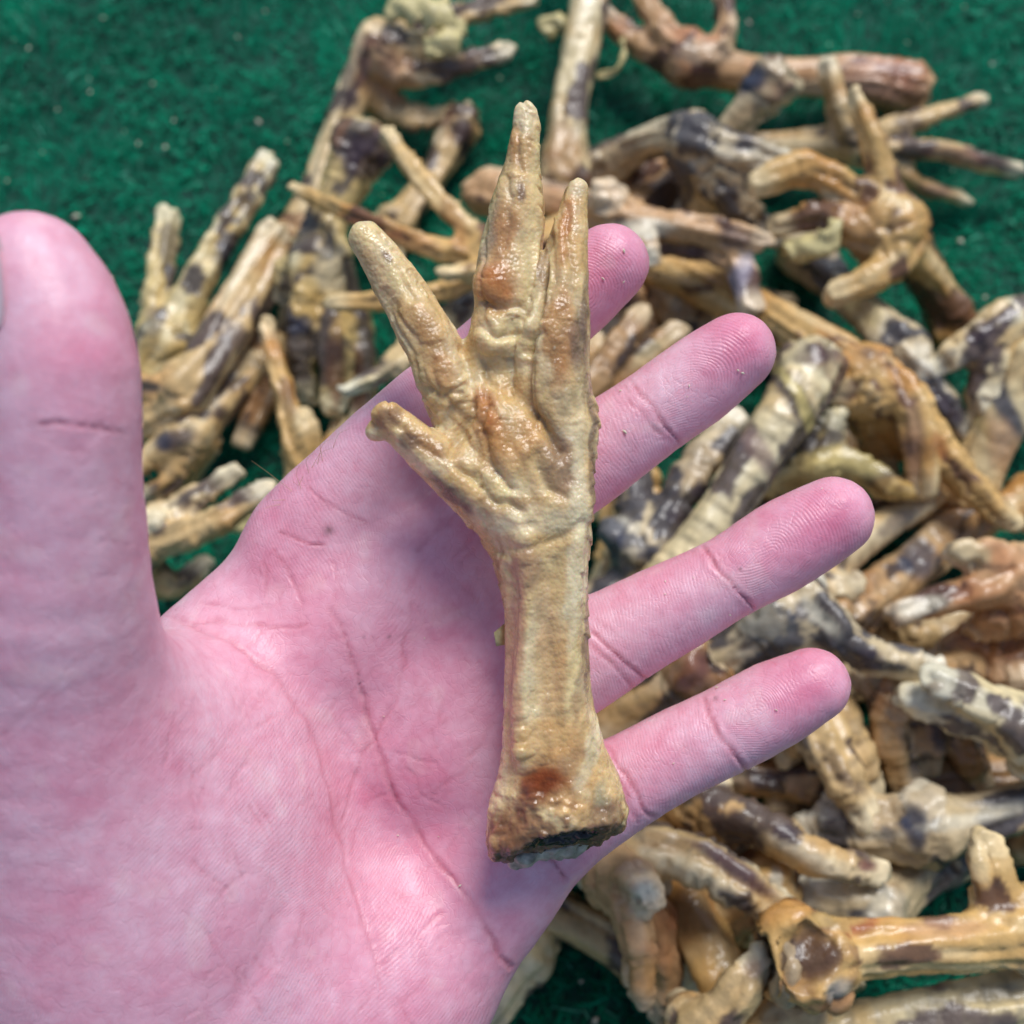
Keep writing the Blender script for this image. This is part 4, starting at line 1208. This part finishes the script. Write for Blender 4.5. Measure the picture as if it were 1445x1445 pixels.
chicken_foot(21, 'thick scaled shank with a long purple-black stripe between middle and ring fingertips', CREAM,
    [(1148, 515, 56), (1112, 575, 57), (1070, 640, 55), (1020, 720, 50), (965, 810, 44)],
    [[(940, 850, 44), (880, 900, 40), (830, 960, 34)], [(960, 870, 42), (940, 930, 36)], [(930, 830, 44), (870, 850, 40)]], 1.25, 1.2, ring=1.3, cr=.88,
    marks=((1118, 560, 15, 70, 32, (.035, .025, .035), .92), (1060, 620, 14, 90, 32, (.26, .17, .14), .75), (1140, 590, 8, 90, 30, YEL, .8), (1150, 500, 30, 16, 0, PUR, .6), (1030, 600, 10, 40, 32, BLU, .5)))
chicken_foot(22, 'banded toe lying against the thick scaled shank', GREY,
    [(850, 860, 30), (885, 820, 34), (915, 780, 38)], [[(935, 745, 42), (970, 680, 45), (1035, 590, 43)], [(905, 760, 40), (895, 690, 36), (905, 630, 28)], [(890, 770, 42), (865, 750, 42)]], 1.1, 1.5, ring=1.0, cut=False,
    marks=((860, 755, 24, 30, 0, BLU, .85), (920, 790, 20, 20, 0, BLU, .6), (990, 690, 14, 12, 0, PUR, .5), (960, 730, 14, 12, 0, PUR, .5)))
chicken_foot(23, 'amber foot in the gap beside the held shank, between middle and ring fingers', AMBER,
    [(780, 560, 20), (820, 610, 24), (860, 650, 27)], [[(880, 690, 28), (870, 760, 26), (850, 820, 22)], [(905, 680, 28), (920, 740, 24)], [(860, 690, 26), (840, 720, 24)]], 1.1, 1.2, cut=False)
o, _, _ = chicken_foot(24, 'yellow crooked toe lying flat just above the ring fingertip', GOLD,
    [(1060, 690, 26), (1100, 672, 32), (1145, 655, 37)], [[(1180, 650, 40), (1225, 668, 41), (1262, 692, 40), (1308, 692, 37)], [(1150, 640, 40), (1170, 600, 44), (1180, 585, 46)]], 1.0, 1.15, cut=False, ring=.2,
    marks=((1200, 655, 60, 24, 0, YEL, .7), (1270, 690, 40, 14, 0, (.55, .32, .07), .5)))
chicken_foot(25, 'shank with a blue-black streak at the right edge, running down to the amber toes', CREAM,
    [(1352, 725, 18), (1385, 650, 28), (1415, 590, 36), (1450, 520, 42)], [[(1465, 490, 42), (1480, 430, 40)], [(1480, 500, 40), (1530, 470, 34)], [(1470, 520, 36), (1520, 560, 26)]], 1.25, ring=.2, cut=False,
    marks=((1410, 565, 14, 70, 28, BLU, .9), (1385, 600, 8, 80, 26, YEL, .6), (1420, 640, 22, 60, 28, (.54, .33, .18), .8)))
chicken_foot(26, 'pale bruised ankle with short toes at the right edge below the turf', CREAM,
    [(1540, 400, 34), (1480, 430, 40), (1430, 455, 44)], [[(1400, 465, 46), (1360, 490, 44), (1325, 515, 40)], [(1395, 490, 42), (1385, 550, 36), (1370, 600, 28)], [(1415, 480, 44), (1410, 540, 40), (1400, 570, 38)]], 1.15, 1.35, ring=.6, cut=False,
    marks=((1385, 470, 24, 16, 30, PUR, .75), (1420, 450, 16, 12, 0, PUR, .6), (1335, 508, 14, 14, 0, PUR, .5)))
chicken_foot(27, 'orange toe tip poking in at the right edge beside the longest amber toe', AMBER,
    [(1560, 680, 26), (1500, 690, 30), (1470, 698, 32)], [[(1450, 705, 33), (1425, 715, 33), (1405, 726, 32)], [(1470, 715, 30), (1450, 740, 24)]], .9, 1.1, cut=False)

# --- right side, beside and below the ring finger
chicken_foot(28, 'dim scaled shank with a black band above the dark hollow right of the ring finger', BROWN,
    [(1375, 720, 18), (1320, 770, 22), (1255, 825, 28), (1190, 872, 32)], [[(1175, 885, 32), (1140, 900, 30)], [(1180, 860, 34), (1140, 850, 32)], [(1190, 890, 30), (1190, 930, 26)]], 1.25, ring=1.2, cut=False,
    marks=((1295, 790, 26, 26, 0, BLU, .8),))
chicken_foot(29, 'tan shank crossing just below the ring fingertip, purple on its back', TAN,
    [(1310, 690, 22), (1250, 730, 28), (1190, 775, 33), (1130, 830, 36)], [[(1190, 830, 40), (1205, 822, 42)], [(1110, 850, 36), (1080, 900, 30)], [(1100, 840, 36), (1060, 850, 32)]], 1.1, cut=False,
    marks=((1260, 745, 30, 12, 35, PUR, .6), (1230, 790, 40, 14, 35, (.20, .12, .06), .5)))
chicken_foot(30, 'russet foot at the right edge with two knobbly clipped toes pointing at the hand', RED,
    [(1560, 900, 30), (1500, 870, 38), (1450, 845, 44)],
    [[(1440, 800, 50), (1395, 785, 54), (1348, 778, 56)], [(1425, 812, 50), (1390, 835, 52), (1340, 845, 50), (1266, 868, 48)], [(1425, 870, 42), (1395, 880, 40), (1375, 890, 38)]], 1.3, 1.3, ring=.1, cut=False, bulge=1.3,
    marks=((1300, 855, 40, 12, 10, WHT, .7), (1365, 780, 24, 18, 0, (.64, .50, .26), .7), (1400, 860, 50, 40, 0, (.42, .17, .06), .6)))
chicken_foot(31, 'russet wrinkled foot in shade under the knobbly toes', RED,
    [(1540, 960, 22), (1480, 930, 26), (1425, 905, 30)], [[(1400, 900, 32), (1360, 905, 32), (1325, 925, 28)], [(1420, 920, 32), (1410, 950, 34), (1412, 975, 32)], [(1390, 930, 28), (1350, 960, 24)], [(1440, 940, 36), (1440, 965, 38)]], 1.15, 1.3, ring=.1, cut=False,
    marks=((1400, 900, 60, 40, 0, (.42, .18, .07), .6),))
chicken_foot(32, 'blue-speckled ankle with a tan toe stretching right, between ring and little fingers', GREY,
    [(930, 990, 28), (990, 950, 36), (1050, 910, 44), (1090, 880, 48)], [[(1125, 840, 52), (1165, 870, 55), (1215, 918, 54), (1315, 942, 50)], [(1110, 880, 50), (1140, 910, 48), (1150, 950, 42)], [(1120, 850, 50), (1150, 822, 48)]], 1.2, 1.35, cut=False, bulge=1.3,
    marks=((1080, 880, 40, 30, 0, (.13, .13, .12), .7), (1130, 860, 14, 14, 0, BLU, .8), (1160, 870, 40, 10, -40, WHT, .7), (1225, 930, 20, 14, 0, PUR, .7)))
chicken_foot(33, 'pale cream toe with a split clipped end reaching in from the right edge', CREAM,
    [(1600, 1100, 46), (1530, 1065, 52), (1470, 1035, 56)], [[(1440, 1020, 58), (1385, 990, 60), (1320, 960, 60)], [(1420, 1025, 50), (1350, 1005, 50), (1280, 984, 50)], [(1450, 1050, 50), (1440, 1080, 44)]], 1.15, 1.35, ring=.5, cut=False,
    marks=((1320, 975, 14, 8, 0, (.20, .14, .09), .7),))
chicken_foot(34, 'three brown toes hanging down side by side under the split cream toe', BROWN,
    [(1420, 880, 18), (1370, 930, 28), (1310, 965, 38)], [[(1262, 975, 42), (1256, 1040, 38), (1277, 1112, 32)], [(1300, 1000, 38), (1302, 1040, 36), (1307, 1082, 32)], [(1340, 1000, 36), (1358, 1055, 33), (1382, 1106, 28)], [(1230, 960, 40), (1210, 950, 40)]], 1.1, 1.2, ring=.7, cut=False,
    marks=((1265, 1080, 16, 40, 0, (.52, .30, .11), .7), (1370, 1090, 18, 20, 0, (.50, .28, .10), .6)))
chicken_foot(35, 'banded grey-tan toe pair dropping from under the little fingertip', TAN,
    [(1030, 920, 20), (1085, 960, 30), (1135, 1000, 38)], [[(1150, 1025, 42), (1182, 1085, 44), (1219, 1150, 40)], [(1180, 1010, 38), (1208, 1065, 36), (1228, 1110, 32)], [(1130, 1030, 34), (1110, 1060, 28)]], 1.1, 1.45, ring=1.2, cut=False,
    marks=((1180, 1085, 22, 8, -30, PUR, .5), (1195, 1105, 22, 8, -30, PUR, .5), (1165, 1060, 22, 8, -30, PUR, .4)))
chicken_foot(36, 'brown shank lying level behind the hanging toes', BROWN,
    [(1540, 1080, 22), (1440, 1100, 24), (1300, 1112, 24), (1180, 1112, 24)], [[(1150, 1105, 24), (1080, 1098, 22), (1030, 1095, 20)], [(1160, 1120, 22), (1090, 1130, 18)], [(1160, 1095, 24), (1110, 1070, 20)]], 1.1, cut=False, marks=((1350, 1105, 60, 16, 0, BLU, .5), (1060, 1098, 40, 14, 0, PUR, .6)))
chicken_foot(37, 'long grey shank with a blue-black band, lying level near the right edge', GREY,
    [(1620, 1090, 34), (1520, 1118, 38), (1420, 1148, 40), (1320, 1172, 40)], [[(1290, 1178, 40), (1220, 1182, 36), (1130, 1165, 30)], [(1290, 1165, 40), (1230, 1150, 38), (1170, 1140, 34)], [(1300, 1150, 42), (1290, 1125, 40)]], 1.15, 1.3, ring=.2, cut=False,
    marks=((1290, 1165, 18, 30, 0, BLU, .9), (1250, 1178, 12, 12, 0, BLU, .6), (1380, 1150, 80, 10, 12, WHT, .6)))

# --- bottom
chicken_foot(38, 'twisted tan toe with a purple bruise, below the little finger', TAN,
    [(870, 1150, 26), (930, 1140, 32), (990, 1140, 40)], [[(1020, 1150, 44), (1075, 1165, 48), (1140, 1205, 50), (1238, 1232, 44)], [(1010, 1165, 38), (1050, 1200, 32)], [(1000, 1125, 40), (1010, 1110, 40)]], 1.1, 1.35, cut=False, ring=.2,
    marks=((1110, 1180, 18, 16, 0, PUR, .7), (1225, 1225, 14, 10, 0, (.20, .07, .07), .7), (1140, 1215, 60, 8, -28, WHT, .5)))
chicken_foot(39, 'long toe with a glossy purple back sloping down from the hand to the lower right', TAN,
    [(740, 1150, 26), (810, 1170, 34), (880, 1190, 44)], [[(920, 1198, 50), (985, 1212, 53), (1045, 1248, 54), (1103, 1288, 50)], [(900, 1215, 44), (930, 1250, 38)], [(870, 1205, 42), (840, 1230, 36)]], 1.15, 1.5, cut=False, ring=.2,
    marks=((1030, 1225, 70, 12, -34, (.085, .040, .055), .9), (930, 1190, 40, 20, -10, (.36, .22, .11), .5)))
o, _, _ = chicken_foot(40, 'orange-brown toes pointing straight down, pale knob on top, beside dark turf', RED,
    [(790, 1160, 26), (830, 1195, 38), (865, 1230, 48)], [[(885, 1265, 52), (898, 1330, 50), (906, 1402, 42)], [(895, 1240, 56), (908, 1255, 60), (914, 1270, 60)], [(925, 1300, 36), (940, 1370, 30), (930, 1430, 24)]], 1.05, 1.3, cut=False, ring=.1,
    marks=((905, 1380, 22, 30, 0, (.56, .31, .11), .7), (908, 1260, 18, 14, 0, WHT, .85), (890, 1220, 30, 14, 0, PUR, .5)))
chicken_foot(41, 'amber-brown shank running down to the bottom edge below the purple-backed toe', AMBER,
    [(950, 1230, 24), (975, 1290, 30), (1005, 1350, 36), (1030, 1420, 36), (1050, 1490, 34)], [[(1060, 1530, 34), (1070, 1600, 30)], [(1040, 1530, 34), (1020, 1600, 30)], [(1080, 1510, 34), (1120, 1540, 28)]], 1.25, ring=.1, cr=1.05,
    marks=((970, 1290, 40, 40, 0, BRN, .6), (1000, 1340, 30, 12, 0, (.62, .42, .22), .4)))
chicken_foot(42, 'small knobbed toe pointing up at the bottom edge left of the big cut end', TAN,
    [(930, 1560, 34), (960, 1510, 42), (985, 1470, 48)], [[(1005, 1445, 52), (1040, 1405, 56), (1074, 1356, 58)], [(1020, 1470, 46), (1060, 1460, 40)], [(975, 1450, 46), (960, 1420, 40)]], 1.0, 1.3, cut=False, ring=.8, marks=((1062, 1365, 14, 12, 0, (.30, .16, .12), .6),))
o, S, _ = chicken_foot(43, 'largest foot, bottom right corner, with a ragged dark hollow cut end and one toe up', AMBER,
    [(1138, 1348, 62), (1175, 1345, 62), (1250, 1335, 62), (1330, 1332, 62), (1400, 1325, 60), (1450, 1312, 58)],
    [[(1405, 1270, 60), (1398, 1235, 64), (1392, 1186, 66)], [(1500, 1290, 58), (1560, 1270, 54), (1640, 1250, 48)], [(1510, 1320, 58), (1580, 1330, 54), (1660, 1330, 48)], [(1480, 1350, 54), (1540, 1390, 46)]], 1.2, 1.1, ring=.1, cr=1.32, bulge=1.2, crater=(((1150, 1348, 76), .0078), ((1138, 1372, 74), .0050), ((1165, 1330, 76), .0045)),
    marks=((1210, 1300, 24, 20, 0, (.30, .07, .03), .85), (1150, 1350, 34, 34, 0, (.075, .040, .028), .85), (1185, 1400, 16, 18, 0, (.50, .46, .38), .6), (1180, 1298, 40, 12, 0, (.56, .38, .14), .7), (1400, 1380, 60, 7, 6, (.12, .10, .10), .6), (1330, 1310, 60, 12, 0, (.60, .34, .19), .6)))
G_ = Field(S[0, :3] - .022, S[0, :3] + .022, .0011)
for p, r in (((1178, 1398, 62), .0046), ((1112, 1335, 60), .0026), ((1118, 1380, 60), .0030), ((1135, 1310, 62), .0034), ((1150, 1398, 58), .0036), ((1165, 1400, 60), .0036)):
    G_.ball(PZ(*p), r, .002)
bv, bq = G_.mesh()
bn = normals(bv, bq)
bv = bv + bn * (.0018 * fbm(bv, .004, 7) + .0006 * vnoise(bv, .0018, 8))[:, None]
bc = np.array([.36, .19, .08])[None] * (1 + 1.3 * fbm(bv, .004, 9))[:, None]
link('torn_gristle', make_mesh('torn_gristle', bv - np.array(o.location), bq, M_FOOT, {'col': np.clip(bc, .02, .8), 'gloss': np.full(len(bv), .8)}), o)
chicken_foot(44, 'pale scaled shank along the bottom right corner under the largest foot', CREAM,
    [(1130, 1480, 40), (1220, 1455, 44), (1330, 1432, 46), (1440, 1412, 46), (1530, 1395, 44)], [[(1570, 1390, 44), (1650, 1380, 40)], [(1570, 1370, 44), (1640, 1330, 40)], [(1560, 1420, 40), (1620, 1460, 36)]], 1.35, ring=1.3, cut=False, marks=((1400, 1400, 40, 14, 0, BLU, .4),))
chicken_foot(45, 'tan shank lying on the dark turf at the bottom, left of the downward toes', TAN,
    [(720, 1265, 14), (780, 1285, 14), (850, 1318, 14), (910, 1350, 14)], [[(940, 1365, 14), (1000, 1400, 10)], [(930, 1375, 14), (960, 1440, 10)], [(945, 1350, 14), (1010, 1350, 10)]], 1.2, cut=False, ring=.3)
chicken_foot(46, 'tan ankle at the bottom edge between the knobbed toe and the largest foot', TAN,
    [(1040, 1520, 40), (1085, 1450, 44), (1135, 1415, 44)], [[(1160, 1400, 42), (1200, 1380, 38)], [(1150, 1420, 42), (1190, 1440, 38)], [(1130, 1390, 42), (1120, 1350, 36)]], 1.2, cut=False, ring=.1)
chicken_foot(47, 'grey-white mottled foot behind the largest foot, beside the dark turf', GREY,
    [(1330, 1200, 20), (1285, 1240, 26), (1235, 1285, 32)], [[(1215, 1300, 34), (1170, 1300, 34), (1130, 1290, 32)], [(1215, 1270, 36), (1170, 1265, 36), (1130, 1255, 34)], [(1230, 1310, 30), (1200, 1340, 24)]], 1.25, 1.3, cut=False, marks=((1250, 1280, 30, 20, 40, WHT, .5),))
chicken_foot(48, 'dark red cut end in the gap between ring and little fingers', BROWN,
    [(985, 945, 46), (945, 975, 42), (895, 1000, 36), (840, 1020, 30)], [[(820, 1030, 30), (770, 1060, 26)], [(815, 1010, 30), (760, 1000, 26)], [(830, 1040, 28), (810, 1080, 24)]], 1.15, ring=.2, marks=((980, 945, 20, 30, 0, (.16, .06, .05), .7), (890, 1000, 40, 20, 30, (.55, .34, .13), .6)))
chicken_foot(49, 'two ringed brown toes in the gap between index and middle fingertips', BROWN,
    [(740, 640, 22), (770, 600, 28), (805, 565, 34)], [[(835, 535, 38), (868, 490, 40), (903, 440, 40)], [(845, 555, 34), (890, 520, 35), (955, 468, 34)], [(820, 530, 34), (840, 480, 30)]], .95, 1.1, cut=False, ring=1.5, marks=((920, 495, 40, 10, 36, (.60, .48, .26), .6),))
chicken_foot(50, 'orange stub with a bright pale edge under the purple-backed toe', AMBER,
    [(1000, 1310, 22), (1040, 1275, 30), (1085, 1240, 38)], [[(1050, 1260, 30), (1020, 1240, 26)], [(1060, 1280, 28), (1060, 1320, 22)]], 1.1, cut=False, cr=.9, marks=((1095, 1245, 8, 24, 0, (.80, .74, .56), .9),))
chicken_foot(51, 'brown shank crossing under the elbow-bent foot beside the held toes', BROWN,
    [(985, 255, 14), (940, 275, 14), (890, 300, 14), (840, 320, 12)], [[(820, 330, 12), (770, 350, 10)], [(825, 315, 12), (780, 310, 10)], [(830, 340, 10), (800, 370, 8)]], 1.1, cut=False)
chicken_foot(52, 'tan shank end lying half under the hand at the lower palm edge', CREAM,
    [(640, 1480, 10), (680, 1440, 11), (715, 1395, 11), (740, 1350, 11)], [[(745, 1330, 11), (740, 1290, 8)], [(755, 1330, 11), (790, 1300, 8)], [(735, 1335, 11), (710, 1310, 8)]], 1.1, marks=((695, 1430, 12, 26, 40, (.30, .26, .20), .6),))

# --- feet at the bottom of the heap, seen in the gaps
def deep_fillers():
    spots = [(960, 440, 30, 'shaded foot deep under the amber foot, near the middle fingertip'), (1010, 1010, 200, 'shaded foot low in the heap under the little finger'),
             (1390, 1010, 250, 'shaded foot low in the heap behind the split cream toe'), (1120, 760, 120, 'shaded foot low in the heap above the ring fingertip'),
             
             
             (880, 420, 100, 'shaded foot low in the heap beside the index fingertip'), 
             (1020, 1190, 10, 'shaded foot low in the heap below the little finger')]
    spots += [(1050, 1360, 80, 'shaded foot low in the heap right of the downward toes'), (1240, 1070, 20, 'shaded foot low in the heap behind the three hanging toes'),
              (1290, 890, 170, 'shaded foot in the dark hollow right of the ring finger')]
    for i, (x, y, a, lab) in enumerate(spots):
        c, s = math.cos(math.radians(a)), math.sin(math.radians(a))
        def q(u, v, z):
            return (x + u * c - v * s, y + u * s + v * c, z)
        chicken_foot(200 + i, lab, (BROWN, RED, TAN)[i % 3], [q(-190, 0, 10), q(-120, 8, 10), q(-50, -4, 11), q(0, 0, 12)],
                     [[q(20, -20, 10), q(70, -55, 9), q(130, -80, 6)], [q(25, 0, 10), q(90, 5, 10), q(160, -8, 6)], [q(20, 22, 10), q(70, 50, 9), q(125, 85, 6)]], 1.1, 1.1)
deep_fillers()

# --- pale crumbs on the turf
def turf_crumbs():
    sp = [(40, 68, 5), (215, 118, 4), (127, 130, 4), (365, 172, 6), (245, 170, 4), (80, 155, 4), (233, 208, 5), (195, 203, 4), (107, 305, 8), (155, 393, 6), (405, 200, 4), (145, 25, 5), (335, 52, 4),
          (10, 255, 4), (60, 215, 3), (1150, 300, 4), (1345, 240, 4), (1057, 32, 6), (1355, 340, 6), (1280, 60, 4), (1400, 90, 4), (1310, 300, 4), (705, 110, 4), (670, 100, 4), (715, 1412, 6), (840, 1440, 6), (760, 1370, 4), (820, 1385, 4), (750, 1385, 4), (1420, 1210, 4), (1390, 420, 4), (1210, 20, 4)]
    r = random.Random(9)
    for k in range(60):
        sp.append((r.uniform(0, 1445), r.uniform(0, 320), r.uniform(1.2, 3)))
    vs, fs = [], []
    for x, y, s in sp:
        p = PZ(x, y, 3.6)
        L_ = s * .36 / FPX
        a = r.uniform(0, 6.28)
        e1 = np.array([math.cos(a), math.sin(a), r.uniform(-.3, .3)]) * L_
        e2 = np.array([-math.sin(a), math.cos(a), r.uniform(-.3, .3)]) * L_ * r.uniform(.4, .8)
        b = len(vs)
        up = np.array([0, 0, L_ * .5])
        vs += [p - e1, p - e2, p + e1, p + e2, p + up, p - up]
        fs += [(b + i, b + (i + 1) % 4, b + 4) for i in range(4)] + [(b + (i + 1) % 4, b + i, b + 5) for i in range(4)]
    me = make_mesh('debris', np.array(vs), fs, M_CRUMB)
    link('debris', me, kind='stuff', label='tiny pale crumbs scattered on the green turf', cat='crumbs')
turf_crumbs()
